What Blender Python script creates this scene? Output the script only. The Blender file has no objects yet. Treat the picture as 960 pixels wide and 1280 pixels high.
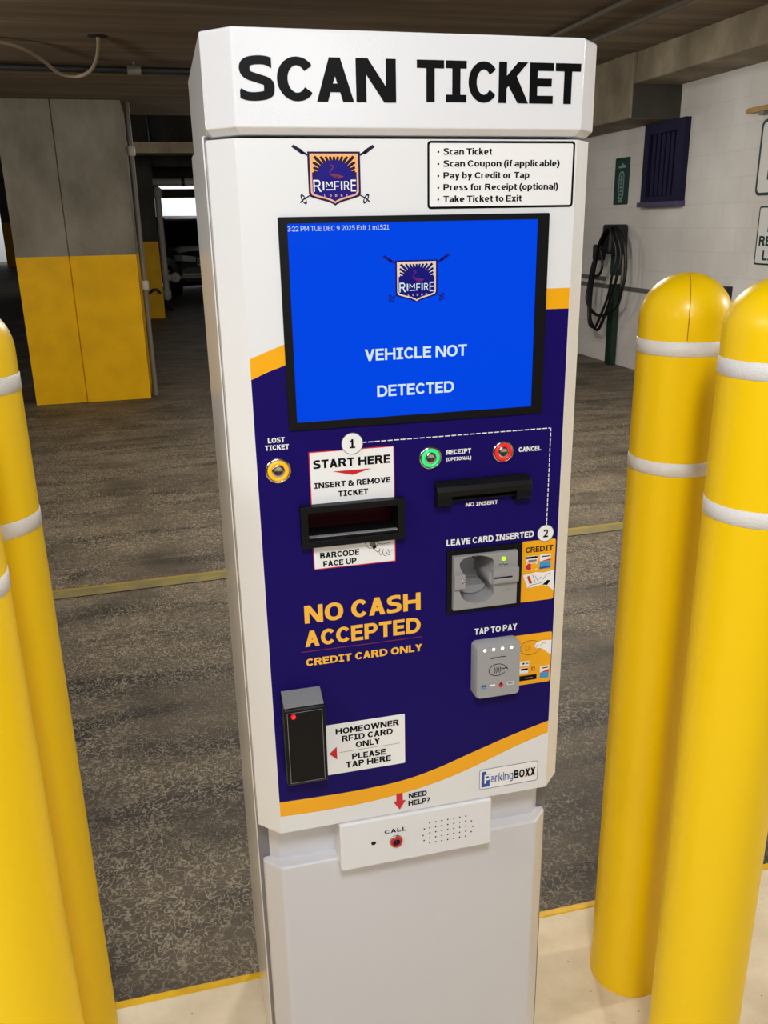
import bpy, bmesh, math, random
from mathutils import Matrix, Vector
from mathutils.geometry import tessellate_polygon
random.seed(4)
D = bpy.data
SC = bpy.context.scene
COL = SC.collection
PI = math.pi

# ---------------------------------------------------------------- camera, world, lamps, exposure
CAMZ = 1.48                                   # phone held 1.48 m above the driveway
cam = D.cameras.new('camera'); cam.sensor_fit = 'VERTICAL'; cam.sensor_height = 36; cam.lens = 30.226
cam.clip_start = 0.02; cam.clip_end = 200
camo = D.objects.new('camera', cam); COL.objects.link(camo)
RV = Vector((0.96980402, -0.24323061, -0.0178613)); UV = Vector((0.09355457, 0.30338437, 0.94826445)); FV = Vector((0.2252281, 0.92130168, -0.31697872))
camo.matrix_world = Matrix(((RV.x, UV.x, -FV.x, 0), (RV.y, UV.y, -FV.y, 0), (RV.z, UV.z, -FV.z, CAMZ), (0, 0, 0, 1)))
SC.camera = camo
w = D.worlds.new('world'); SC.world = w; w.use_nodes = True
w.node_tree.nodes['Background'].inputs[0].default_value = (1.0, 0.97, 0.95, 1)
w.node_tree.nodes['Background'].inputs[1].default_value = 0.11
SC.view_settings.view_transform = 'Standard'; SC.view_settings.look = 'None'
SC.view_settings.exposure = 0.0; SC.view_settings.gamma = 1.0; SC.view_settings.use_curve_mapping = False

def lamp(loc, energy, sx, sy, col=(0.955, 0.985, 1.03), target=None):
    l = D.lights.new('ceiling_or_fill_light', 'AREA'); l.shape = 'RECTANGLE'; l.size = sx; l.size_y = sy; l.energy = energy; l.color = col
    o = D.objects.new('ceiling_or_fill_light', l); COL.objects.link(o); o.location = loc
    if target is not None:
        o.rotation_euler = (Vector(target) - Vector(loc)).to_track_quat('-Z', 'Y').to_euler()
    return o
# added front fill, and the ceiling fluorescents behind and beside the photographer
lamp((0.0, -0.35, 2.45), 33, 0.2, 0.45, target=(0.15, 0.5, 0.2))
lamp((-0.3, -1.9, 2.44), 25, 0.3, 1.2, target=(-0.1, 0.2, 0.6))  # front fill added to even out the light on the pay station
lamp((0.965, -3.8, 2.44), 17, 0.25, 0.4, target=(1.0, -1.5, 1.0))
lamp((-1.7, 0.3, 2.44), 34, 0.3, 1.2)
lamp((2.6, 0.9, 2.80), 10, 0.3, 1.2)
def fill_point(loc, energy, col=(1, 0.97, 0.92)):       # added fill points that brighten the background and ceiling
    l = D.lights.new('ceiling_or_fill_light', 'POINT'); l.shadow_soft_size = 0.12; l.energy = energy; l.color = col
    o = D.objects.new('ceiling_or_fill_light', l); COL.objects.link(o); o.location = loc
lamp((1.6, 4.6, 2.45), 100, 0.3, 1.2, col=(1, 0.95, 0.87))  # unseen fill added behind the pay station for driveway and column
fill_point((-3.0, 4.9, 2.0), 150)
fill_point((3.5, 1.2, 2.2), 110)
lamp((2.3, 6.2, 2.45), 40, 0.3, 1.2, col=(1, 0.97, 0.92), target=(4.6, 7.6, 1.3))  # added fill hidden behind the header, brightens the right wall
fill_point((-3.0, -1.6, 2.15), 36)
fill_point((1.6, 10.2, 2.3), 40)
lamp((1.6, 24.5, 3.2), 150, 1.2, 0.3, target=(1.2, 27, 1.5))
lamp((-7, 46, 3.3), 150, 1.2, 0.3, target=(-8, 50, 1.5))

# ---------------------------------------------------------------- materials
def lin(c):
    return tuple(((v / 255) / 12.92 if v / 255 <= 0.04045 else ((v / 255 + 0.055) / 1.055) ** 2.4) for v in c)
MATS = {}
def mat(name, rgb, rough=0.5, metal=0.0, emit=0.0, bump=0.0, bscale=60, var=0.0, vscale=3.0, coat=0.0, spec=0.5):
    m = D.materials.new(name); m.use_nodes = True; nt = m.node_tree; b = nt.nodes['Principled BSDF']
    c = lin(rgb) + (1,)
    b.inputs['Base Color'].default_value = c; b.inputs['Roughness'].default_value = rough; b.inputs['Metallic'].default_value = metal
    b.inputs['Coat Weight'].default_value = coat; b.inputs['Coat Roughness'].default_value = 0.15; b.inputs['Specular IOR Level'].default_value = spec
    if emit:
        b.inputs['Base Color'].default_value = tuple(v * .12 for v in c[:3]) + (1,) if name.startswith('screen') else c
        b.inputs['Emission Color'].default_value = c; b.inputs['Emission Strength'].default_value = emit
    tc = nt.nodes.new('ShaderNodeTexCoord')
    if bump:
        n = nt.nodes.new('ShaderNodeTexNoise'); n.inputs['Scale'].default_value = bscale; n.inputs['Detail'].default_value = 3
        bp = nt.nodes.new('ShaderNodeBump'); bp.inputs['Strength'].default_value = bump; bp.inputs['Distance'].default_value = 0.002
        nt.links.new(tc.outputs['Object'], n.inputs['Vector']); nt.links.new(n.outputs['Fac'], bp.inputs['Height']); nt.links.new(bp.outputs[0], b.inputs['Normal'])
    if var:
        n = nt.nodes.new('ShaderNodeTexNoise'); n.inputs['Scale'].default_value = vscale; n.inputs['Detail'].default_value = 6
        r = nt.nodes.new('ShaderNodeMapRange'); r.inputs['From Min'].default_value = 0.3; r.inputs['From Max'].default_value = 0.7
        r.inputs['To Min'].default_value = 1 - var; r.inputs['To Max'].default_value = 1 + var
        mx = nt.nodes.new('ShaderNodeMix'); mx.data_type = 'RGBA'; mx.blend_type = 'MULTIPLY'; mx.inputs[0].default_value = 1; mx.inputs[6].default_value = c
        nt.links.new(tc.outputs['Object'], n.inputs['Vector']); nt.links.new(n.outputs['Fac'], r.inputs['Value']); nt.links.new(r.outputs[0], mx.inputs[7]); nt.links.new(mx.outputs[2], b.inputs['Base Color'])
    MATS[name] = m
    return m
mat('white_paint', (228, 227, 227), 0.2, bump=0.08, bscale=500, spec=0.45)
mat('door_white', (228, 227, 225), 0.4)
mat('pedestal_white', (210, 209, 212), 0.3, bump=0.08, bscale=500)
mat('print_black', (9, 9, 10), 0.42, spec=0.12)
mat('print_white', (236, 234, 230), 0.4)
mat('sticker_white', (240, 238, 234), 0.35)
mat('navy', (25, 12, 92), 0.42, spec=0.10)
mat('crest_blue', (22, 8, 120), 0.42, spec=0.22)
mat('crest_dark', (34, 12, 52), 0.42, spec=0.22)
mat('orange', (246, 172, 10), 0.35)
mat('lettering_gold', (250, 186, 60), 0.4)
mat('crest_gold', (250, 176, 84), 0.4)
mat('crest_pink', (232, 176, 150), 0.4)
mat('dull_red', (120, 24, 70), 0.4)
mat('sticker_red', (205, 26, 40), 0.4)
mat('maker_blue', (34, 76, 160), 0.4)
mat('sky_blue', (60, 150, 205), 0.4)
mat('grey_line', (120, 116, 116), 0.4)
mat('black_plastic', (13, 13, 14), 0.45, spec=0.2, bump=0.15, bscale=900)
mat('black_gloss', (10, 10, 12), 0.42, spec=0.22)
mat('grey_texture_plastic', (132, 132, 134), 0.6, bump=0.8, bscale=700)
mat('grey_plastic', (150, 148, 146), 0.35)
mat('terminal_grey', (158, 157, 156), 0.38)
mat('dark_void', (8, 8, 9), 0.8)
mat('red_window', (52, 2, 8), 0.25, spec=0.2)
mat('chrome', (205, 203, 200), 0.18, metal=1.0)
mat('ring_amber', (255, 170, 20), 0.3, emit=0.45)
mat('ring_green', (40, 215, 120), 0.3, emit=0.45)
mat('ring_red', (225, 28, 34), 0.3, emit=0.4)
mat('call_red', (200, 30, 34), 0.3)
mat('led_white', (250, 255, 245), 0.3, emit=2.0)
mat('led_green', (150, 235, 20), 0.3, emit=1.5)
mat('led_red', (235, 30, 45), 0.2, emit=0.4)
mat('screen_blue', (0, 68, 222), 0.12, emit=0.95)
mat('screen_white', (225, 245, 250), 0.3, emit=0.75)
mat('screen_navy', (12, 6, 130), 0.3, emit=0.6)
mat('screen_cream', (245, 222, 190), 0.3, emit=0.75)
mat('screen_red', (125, 30, 130), 0.3, emit=0.6)
mat('bollard_yellow', (248, 203, 0), 0.36, spec=0.35, coat=0.1, bump=0.05, bscale=30)
mat('bollard_seam', (170, 125, 0), 0.5)
mat('reflective_tape', (226, 222, 216), 0.35, bump=0.6, bscale=420)
mat('column_yellow', (222, 168, 0), 0.55, spec=0.2, var=0.10, vscale=5, bump=0.3, bscale=40)
mat('kerb_yellow', (226, 178, 20), 0.5, var=0.12, vscale=30)
mat('pipe_dark', (30, 32, 34), 0.5)
mat('pipe_grey', (120, 114, 104), 0.5)
mat('pipe_white', (200, 194, 184), 0.45)
mat('cable_tan', (150, 136, 112), 0.5)
mat('cable_black', (8, 8, 10), 0.45)
mat('charger_black', (20, 19, 22), 0.45)
mat('charger_grey', (74, 74, 76), 0.5)
mat('post_green', (4, 40, 24), 0.5)
mat('sign_green', (2, 50, 44), 0.45)
mat('sign_pale', (120, 150, 138), 0.5)
mat('sign_white', (205, 203, 198), 0.45)
mat('sign_border', (22, 46, 38), 0.45)
mat('louvre_navy', (24, 20, 50), 0.55, spec=0.2)
mat('louvre_dark', (12, 10, 26), 0.6, spec=0.2)
mat('louvre_sill', (64, 58, 92), 0.45)
mat('wood', (168, 132, 74), 0.55, var=0.15, vscale=20)
mat('rail_grey', (96, 96, 92), 0.5)
mat('car_paint', (86, 88, 92), 0.25, metal=0.6, coat=0.6)
mat('car_glass', (5, 5, 7), 0.08)
mat('car_trim', (10, 10, 11), 0.5)
mat('car_lamp', (190, 194, 196), 0.15)
mat('tyre', (9, 9, 9), 0.8)
mat('wheel_metal', (110, 110, 112), 0.35, metal=0.9)
mat('back_white', (226, 228, 226), 0.7)

def nodes_mat(name, build):
    m = D.materials.new(name); m.use_nodes = True; nt = m.node_tree
    build(nt, nt.nodes['Principled BSDF']); MATS[name] = m
def N(nt, t, **kw):
    n = nt.nodes.new(t)
    for k, v in kw.items():
        if k in n.inputs: n.inputs[k].default_value = v
        else: setattr(n, k, v)
    return n
def mapped(nt, scale):
    tc = N(nt, 'ShaderNodeTexCoord'); mp = N(nt, 'ShaderNodeMapping'); mp.inputs['Scale'].default_value = scale
    nt.links.new(tc.outputs['Object'], mp.inputs['Vector']); return mp.outputs['Vector']
def ramp(nt, fac, stops):
    r = N(nt, 'ShaderNodeValToRGB'); e = r.color_ramp.elements
    while len(e) < len(stops): e.new(0.5)
    for i, (p, c) in enumerate(stops):
        e[i].position = p; e[i].color = lin(c) + (1,)
    nt.links.new(fac, r.inputs['Fac']); return r.outputs['Color']
def mix(nt, fac, a, b, mode='MIX'):
    m = N(nt, 'ShaderNodeMix', data_type='RGBA', blend_type=mode)
    if isinstance(fac, float): m.inputs[0].default_value = fac
    else: nt.links.new(fac, m.inputs[0])
    nt.links.new(a, m.inputs[6]); nt.links.new(b, m.inputs[7]); return m.outputs[2]

def b_floor(nt, bs):
    v = mapped(nt, (1, 1, 1))
    big = N(nt, 'ShaderNodeTexNoise', Scale=1.1, Detail=6.0, Roughness=0.6); nt.links.new(v, big.inputs['Vector'])
    base = ramp(nt, big.outputs['Fac'], [(0.3, (80, 70, 56)), (0.5, (96, 85, 69)), (0.7, (116, 103, 85))])
    sv = mapped(nt, (0.7, 3.2, 1)); st = N(nt, 'ShaderNodeTexNoise', Scale=2.2, Detail=5.0, Distortion=0.6); nt.links.new(sv, st.inputs['Vector'])
    streak = ramp(nt, st.outputs['Fac'], [(0.34, (120, 117, 114)), (0.5, (222, 220, 218)), (0.68, (255, 252, 248))])  # surface streaks, partly reflections painted into the floor colour
    base = mix(nt, 1.0, base, streak, 'MULTIPLY')
    wm = N(nt, 'ShaderNodeTexNoise', Scale=58.0, Detail=0.6, Distortion=1.1); nt.links.new(v, wm.inputs['Vector'])
    worm = ramp(nt, wm.outputs['Fac'], [(0.0, (0, 0, 0)), (0.425, (0, 0, 0)), (0.5, (255, 255, 255)), (0.575, (0, 0, 0)), (1.0, (0, 0, 0))])
    pa = N(nt, 'ShaderNodeTexNoise', Scale=2.2, Detail=3.0); nt.links.new(v, pa.inputs['Vector'])
    patch = ramp(nt, pa.outputs['Fac'], [(0.3, (60, 60, 60)), (0.55, (220, 220, 220))])
    f = mix(nt, 1.0, worm, patch, 'MULTIPLY')
    light = N(nt, 'ShaderNodeRGB'); light.outputs[0].default_value = lin((178, 163, 136)) + (1,)
    c = mix(nt, f, base, light.outputs[0])
    gr = N(nt, 'ShaderNodeTexNoise', Scale=160.0, Detail=2.0); nt.links.new(v, gr.inputs['Vector'])
    g = ramp(nt, gr.outputs['Fac'], [(0.3, (205, 205, 205)), (0.7, (255, 255, 255))])
    c = mix(nt, 1.0, c, g, 'MULTIPLY')
    nt.links.new(c, bs.inputs['Base Color'])
    bs.inputs['Roughness'].default_value = 0.62
    bp = N(nt, 'ShaderNodeBump', Strength=0.35, Distance=0.004); nt.links.new(worm, bp.inputs['Height']); nt.links.new(bp.outputs[0], bs.inputs['Normal'])
nodes_mat('driveway_concrete', b_floor)
def b_island(nt, bs):
    v = mapped(nt, (1, 1, 1))
    a = N(nt, 'ShaderNodeTexNoise', Scale=5.0, Detail=8.0, Roughness=0.65); nt.links.new(v, a.inputs['Vector'])
    c = ramp(nt, a.outputs['Fac'], [(0.3, (200, 182, 152)), (0.5, (222, 205, 174)), (0.7, (236, 222, 194))])
    sp = N(nt, 'ShaderNodeTexVoronoi', Scale=38.0); nt.links.new(v, sp.inputs['Vector'])
    s = ramp(nt, sp.outputs['Distance'], [(0.0, (90, 80, 68)), (0.04, (150, 140, 126)), (0.065, (255, 255, 255))])
    nt.links.new(mix(nt, 1.0, c, s, 'MULTIPLY'), bs.inputs['Base Color']); bs.inputs['Roughness'].default_value = 0.75
nodes_mat('island_concrete', b_island)
def b_ceiling(nt, bs):
    sv = mapped(nt, (0.35, 5.0, 1)); st = N(nt, 'ShaderNodeTexNoise', Scale=1.6, Detail=8.0, Roughness=0.62); nt.links.new(sv, st.inputs['Vector'])
    c = ramp(nt, st.outputs['Fac'], [(0.3, (84, 70, 52)), (0.5, (108, 92, 70)), (0.62, (122, 106, 82)), (0.75, (150, 134, 108))])
    nt.links.new(c, bs.inputs['Base Color']); bs.inputs['Roughness'].default_value = 0.85
    bp = N(nt, 'ShaderNodeBump', Strength=0.4, Distance=0.01); nt.links.new(st.outputs['Fac'], bp.inputs['Height']); nt.links.new(bp.outputs[0], bs.inputs['Normal'])
nodes_mat('board_formed_ceiling', b_ceiling)
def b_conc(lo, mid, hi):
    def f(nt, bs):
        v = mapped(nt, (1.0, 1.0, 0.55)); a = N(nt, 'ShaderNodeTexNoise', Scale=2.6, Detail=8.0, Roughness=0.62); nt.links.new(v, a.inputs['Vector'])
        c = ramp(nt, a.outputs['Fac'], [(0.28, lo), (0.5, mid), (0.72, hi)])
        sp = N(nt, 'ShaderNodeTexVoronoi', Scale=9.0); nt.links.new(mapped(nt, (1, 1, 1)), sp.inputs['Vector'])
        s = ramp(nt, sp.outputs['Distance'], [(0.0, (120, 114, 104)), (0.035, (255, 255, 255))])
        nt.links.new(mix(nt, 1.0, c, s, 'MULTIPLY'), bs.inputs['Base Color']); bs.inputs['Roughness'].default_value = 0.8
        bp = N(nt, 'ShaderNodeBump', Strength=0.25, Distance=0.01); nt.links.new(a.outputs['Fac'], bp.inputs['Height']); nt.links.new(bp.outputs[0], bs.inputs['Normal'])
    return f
nodes_mat('column_concrete', b_conc((92, 86, 72), (118, 111, 96), (138, 131, 116)))
nodes_mat('beam_concrete', b_conc((96, 86, 66), (128, 116, 94), (160, 148, 124)))
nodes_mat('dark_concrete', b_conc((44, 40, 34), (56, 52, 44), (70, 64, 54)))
def b_wall(nt, bs):
    tc = N(nt, 'ShaderNodeTexCoord'); sx = N(nt, 'ShaderNodeSeparateXYZ'); cx = N(nt, 'ShaderNodeCombineXYZ')
    nt.links.new(tc.outputs['Object'], sx.inputs[0]); nt.links.new(sx.outputs['Y'], cx.inputs['X']); nt.links.new(sx.outputs['Z'], cx.inputs['Y'])
    br = N(nt, 'ShaderNodeTexBrick', Scale=1.0); br.inputs['Brick Width'].default_value = 0.4; br.inputs['Row Height'].default_value = 0.2; br.inputs['Mortar Size'].default_value = 0.005
    br.inputs['Color1'].default_value = lin((216, 212, 206)) + (1,); br.inputs['Color2'].default_value = lin((211, 207, 201)) + (1,); br.inputs['Mortar'].default_value = lin((207, 203, 197)) + (1,)
    nt.links.new(cx.outputs[0], br.inputs['Vector'])
    a = N(nt, 'ShaderNodeTexNoise', Scale=1.4, Detail=5.0); nt.links.new(tc.outputs['Object'], a.inputs['Vector'])
    s = ramp(nt, a.outputs['Fac'], [(0.3, (228, 226, 224)), (0.7, (255, 255, 255))])
    nt.links.new(mix(nt, 1.0, br.outputs['Color'], s, 'MULTIPLY'), bs.inputs['Base Color']); bs.inputs['Roughness'].default_value = 0.7
    bp = N(nt, 'ShaderNodeBump', Strength=0.25, Distance=0.004, invert=True); nt.links.new(br.outputs['Fac'], bp.inputs['Height']); nt.links.new(bp.outputs[0], bs.inputs['Normal'])
nodes_mat('painted_block_wall', b_wall)
def b_stripe(nt, bs):
    a = N(nt, 'ShaderNodeTexNoise', Scale=6.0, Detail=7.0, Roughness=0.7); nt.links.new(mapped(nt, (1, 1, 1)), a.inputs['Vector'])
    tc = N(nt, 'ShaderNodeTexCoord'); sx = N(nt, 'ShaderNodeSeparateXYZ'); nt.links.new(tc.outputs['Object'], sx.inputs[0])
    c = ramp(nt, a.outputs['Fac'], [(0.3, (96, 88, 62)), (0.5, (118, 108, 66)), (0.7, (140, 124, 62))])
    nt.links.new(c, bs.inputs['Base Color']); bs.inputs['Roughness'].default_value = 0.6
nodes_mat('worn_yellow_paint', b_stripe)
mat('faded_yellow', (138, 118, 50), 0.6, var=.15, vscale=8)

# ---------------------------------------------------------------- mesh building
class MB:
    def __init__(s):
        s.v = []; s.f = []; s.m = []; s.mats = []; s.sm = []
    def mi(s, name):
        if name not in s.mats: s.mats.append(name)
        return s.mats.index(name)
    def add(s, vs, fs, m, smooth=False):
        k = len(s.v); s.v += [tuple(p) for p in vs]; i = s.mi(m)
        for f in fs:
            s.f.append([k + j for j in f]); s.m.append(i); s.sm.append(smooth)
    def box(s, a, b, m):
        x0, y0, z0 = a; x1, y1, z1 = b
        s.add([(x0, y0, z0), (x1, y0, z0), (x1, y1, z0), (x0, y1, z0), (x0, y0, z1), (x1, y0, z1), (x1, y1, z1), (x0, y1, z1)],
              [(0, 3, 2, 1), (4, 5, 6, 7), (0, 1, 5, 4), (1, 2, 6, 5), (2, 3, 7, 6), (3, 0, 4, 7)], m)
    def loft(s, rings, m, caps=True, smooth=False):
        n = len(rings[0]); vs = [p for r in rings for p in r]; fs = []
        for k in range(len(rings) - 1):
            for i in range(n):
                j = (i + 1) % n
                fs.append((k * n + i, k * n + j, (k + 1) * n + j, (k + 1) * n + i))
        s.add(vs, fs, m, smooth)
        if caps:
            s.add(rings[0], [tuple(range(n))[::-1]], m); s.add(rings[-1], [tuple(range(n))], m)
    def plan(s, pts, z0, z1, m):
        s.loft([[(x, y, z0) for x, y in pts], [(x, y, z1) for x, y in pts]], m)
    def poly(s, fr, pts, d, m):                       # flat polygon, concave allowed, in frame fr at offset d
        t = tessellate_polygon([[Vector((a, b, 0)) for a, b in pts]])
        area = sum(pts[i][0] * pts[(i + 1) % len(pts)][1] - pts[(i + 1) % len(pts)][0] * pts[i][1] for i in range(len(pts)))
        fs = []
        for q in t:
            (ax, ay), (bx, by), (cx, cy) = (pts[j] for j in q)
            fs.append(tuple(q) if (bx - ax) * (cy - ay) - (cx - ax) * (by - ay) > 0 else tuple(q)[::-1])
        s.add([fr(a, b, d) for a, b in pts], fs, m)
    def strip(s, fr, outer, inner, d, m, d2=None):    # ring between two loops
        n = len(outer); d2 = d if d2 is None else d2
        s.add([fr(a, b, d) for a, b in outer] + [fr(a, b, d2) for a, b in inner], [(i, (i + 1) % n, n + (i + 1) % n, n + i) for i in range(n)], m)
    def extr(s, fr, pts, d0, d1, m, mside=None):      # prism standing out of the frame's surface from d0 to d1
        n = len(pts)
        s.poly(fr, pts, d1, m)
        s.add([fr(a, b, d0) for a, b in pts] + [fr(a, b, d1) for a, b in pts], [(i, (i + 1) % n, n + (i + 1) % n, n + i) for i in range(n)], mside or m)
    def lathe(s, fr, c, prof, m, seg=32, smooth=True):
        rings = [[fr(c[0] + r * math.cos(2 * PI * i / seg), c[1] + r * math.sin(2 * PI * i / seg), d) for i in range(seg)] for r, d in prof]
        vs = [p for r in rings for p in r]; fs = []
        for k in range(len(prof) - 1):
            for i in range(seg):
                j = (i + 1) % seg; fs.append((k * seg + i, k * seg + j, (k + 1) * seg + j, (k + 1) * seg + i))
        s.add(vs, fs, m, smooth)
        if prof[-1][0] > 1e-6: s.add(rings[-1], [tuple(range(seg))], m)
    def tube(s, pts, r, m, seg=10, closed=False):
        P = [Vector(p) for p in pts]; n = len(P); rings = []
        up = None
        for i in range(n):
            if closed: t = P[(i + 1) % n] - P[i - 1]
            else: t = P[min(i + 1, n - 1)] - P[max(i - 1, 0)]
            t.normalize()
            if up is None:
                up = t.orthogonal().normalized()
            up = (up - t * up.dot(t)).normalized(); q = t.cross(up)
            rings.append([P[i] + (up * math.cos(2 * PI * k / seg) + q * math.sin(2 * PI * k / seg)) * r for k in range(seg)])
        if closed: s.loft(rings + [rings[0]], m, caps=False, smooth=True)
        else: s.loft(rings, m, caps=True, smooth=True)
    def build(s, name, parent=None, bevel=0.0, bseg=2, kind=None, off=None):
        me = D.meshes.new(name)
        o = D.objects.new(name, me); COL.objects.link(o)
        base = Vector((0, 0, 0))
        p = parent
        while p is not None:
            base += p.location; p = p.parent
        if off is not None: o.location = Vector(off) - base; base = Vector(off)
        me.from_pydata([tuple(Vector(v) - base) for v in s.v], [], s.f)
        for n in s.mats: me.materials.append(MATS[n])
        me.polygons.foreach_set('material_index', s.m); me.polygons.foreach_set('use_smooth', s.sm)
        me.update()
        if bevel:
            bm = bmesh.new(); bm.from_mesh(me); bmesh.ops.remove_doubles(bm, verts=bm.verts, dist=1e-6); bm.to_mesh(me); bm.free()
            b = o.modifiers.new('bevel', 'BEVEL'); b.width = bevel; b.segments = bseg; b.limit_method = 'ANGLE'; b.angle_limit = math.radians(30); b.use_clamp_overlap = True
            b.harden_normals = True
        if parent is not None: o.parent = parent
        if kind: o['kind'] = kind
        return o
def empty(name, loc, label, cat, group=None):
    o = D.objects.new(name, None); o.empty_display_size = 0.05; COL.objects.link(o); o.location = loc
    return tag(o, label, cat, group)
def tag(o, label, cat, group=None):
    o['label'] = label; o['category'] = cat; o['kind'] = 'thing'
    if group: o['group'] = group
    return o
def rrect(x0, z0, x1, z1, r, n=5):
    out = []
    for cx, cz, a in ((x1 - r, z1 - r, 0), (x0 + r, z1 - r, 90), (x0 + r, z0 + r, 180), (x1 - r, z0 + r, 270)):
        for i in range(n + 1):
            t = math.radians(a + 90 * i / n); out.append((cx + r * math.cos(t), cz + r * math.sin(t)))
    return out
def circ(cx, cz, rx, rz=None, n=28):
    rz = rx if rz is None else rz
    return [(cx + rx * math.cos(2 * PI * i / n), cz + rz * math.sin(2 * PI * i / n)) for i in range(n)]
def rect(x0, z0, x1, z1): return [(x0, z0), (x1, z0), (x1, z1), (x0, z1)]
def spline(pts, n=6, closed=False):
    out = []; m = len(pts)
    for i in range(m if closed else m - 1):
        if closed: a, b, c, d = pts[i - 1], pts[i], pts[(i + 1) % m], pts[(i + 2) % m]
        else: a, b, c, d = pts[max(i - 1, 0)], pts[i], pts[i + 1], pts[min(i + 2, m - 1)]
        for k in range(n):
            t = k / n
            out.append(tuple(0.5 * (2 * b[j] + (c[j] - a[j]) * t + (2 * a[j] - 5 * b[j] + 4 * c[j] - d[j]) * t * t + (3 * b[j] - a[j] - 3 * c[j] + d[j]) * t ** 3) for j in range(len(b))))
    if not closed: out.append(tuple(pts[-1]))
    return out

# ---------------------------------------------------------------- lettering: strokes drawn with an elliptical pen
def stroke(path, wx, wy, closed=False):
    n = len(path); L = []; R = []
    for i in range(n):
        p = path[i]
        if closed: a, b = path[i - 1], path[(i + 1) % n]
        else: a, b = path[max(i - 1, 0)], path[min(i + 1, n - 1)]
        tx, ty = b[0] - a[0], b[1] - a[1]; l = math.hypot(tx, ty) or 1; nx, ny = -ty / l, tx / l
        L.append((p[0] + nx * wx / 2, p[1] + ny * wy / 2)); R.append((p[0] - nx * wx / 2, p[1] - ny * wy / 2))
    return [[R[i], R[(i + 1) % n], L[(i + 1) % n], L[i]] for i in range(n if closed else n - 1)]
def arc(cx, cy, rx, ry, a0, a1, n=14):
    return [(cx + rx * math.cos(math.radians(a0 + (a1 - a0) * i / n)), cy + ry * math.sin(math.radians(a0 + (a1 - a0) * i / n))) for i in range(n + 1)]
ADV = dict(A=.95, B=.93, C=.92, D=1.02, E=.80, F=.76, G=1.0, H=1.03, I=.66, J=.66, K=.96, L=.76, M=1.18, N=1.04, O=1.06, P=.90, R=.96, S=.86, T=.86, U=1.0, V=.95, W=1.42, X=.95, Y=.92, Z=.86)
LOW = dict(a=.72, b=.76, c=.64, d=.76, e=.74, f=.44, g=.76, i=.26, k=.72, l=.26, m=1.16, n=.76, o=.76, p=.76, r=.52, s=.64, t=.48, u=.76, x=.74, y=.74)
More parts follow.
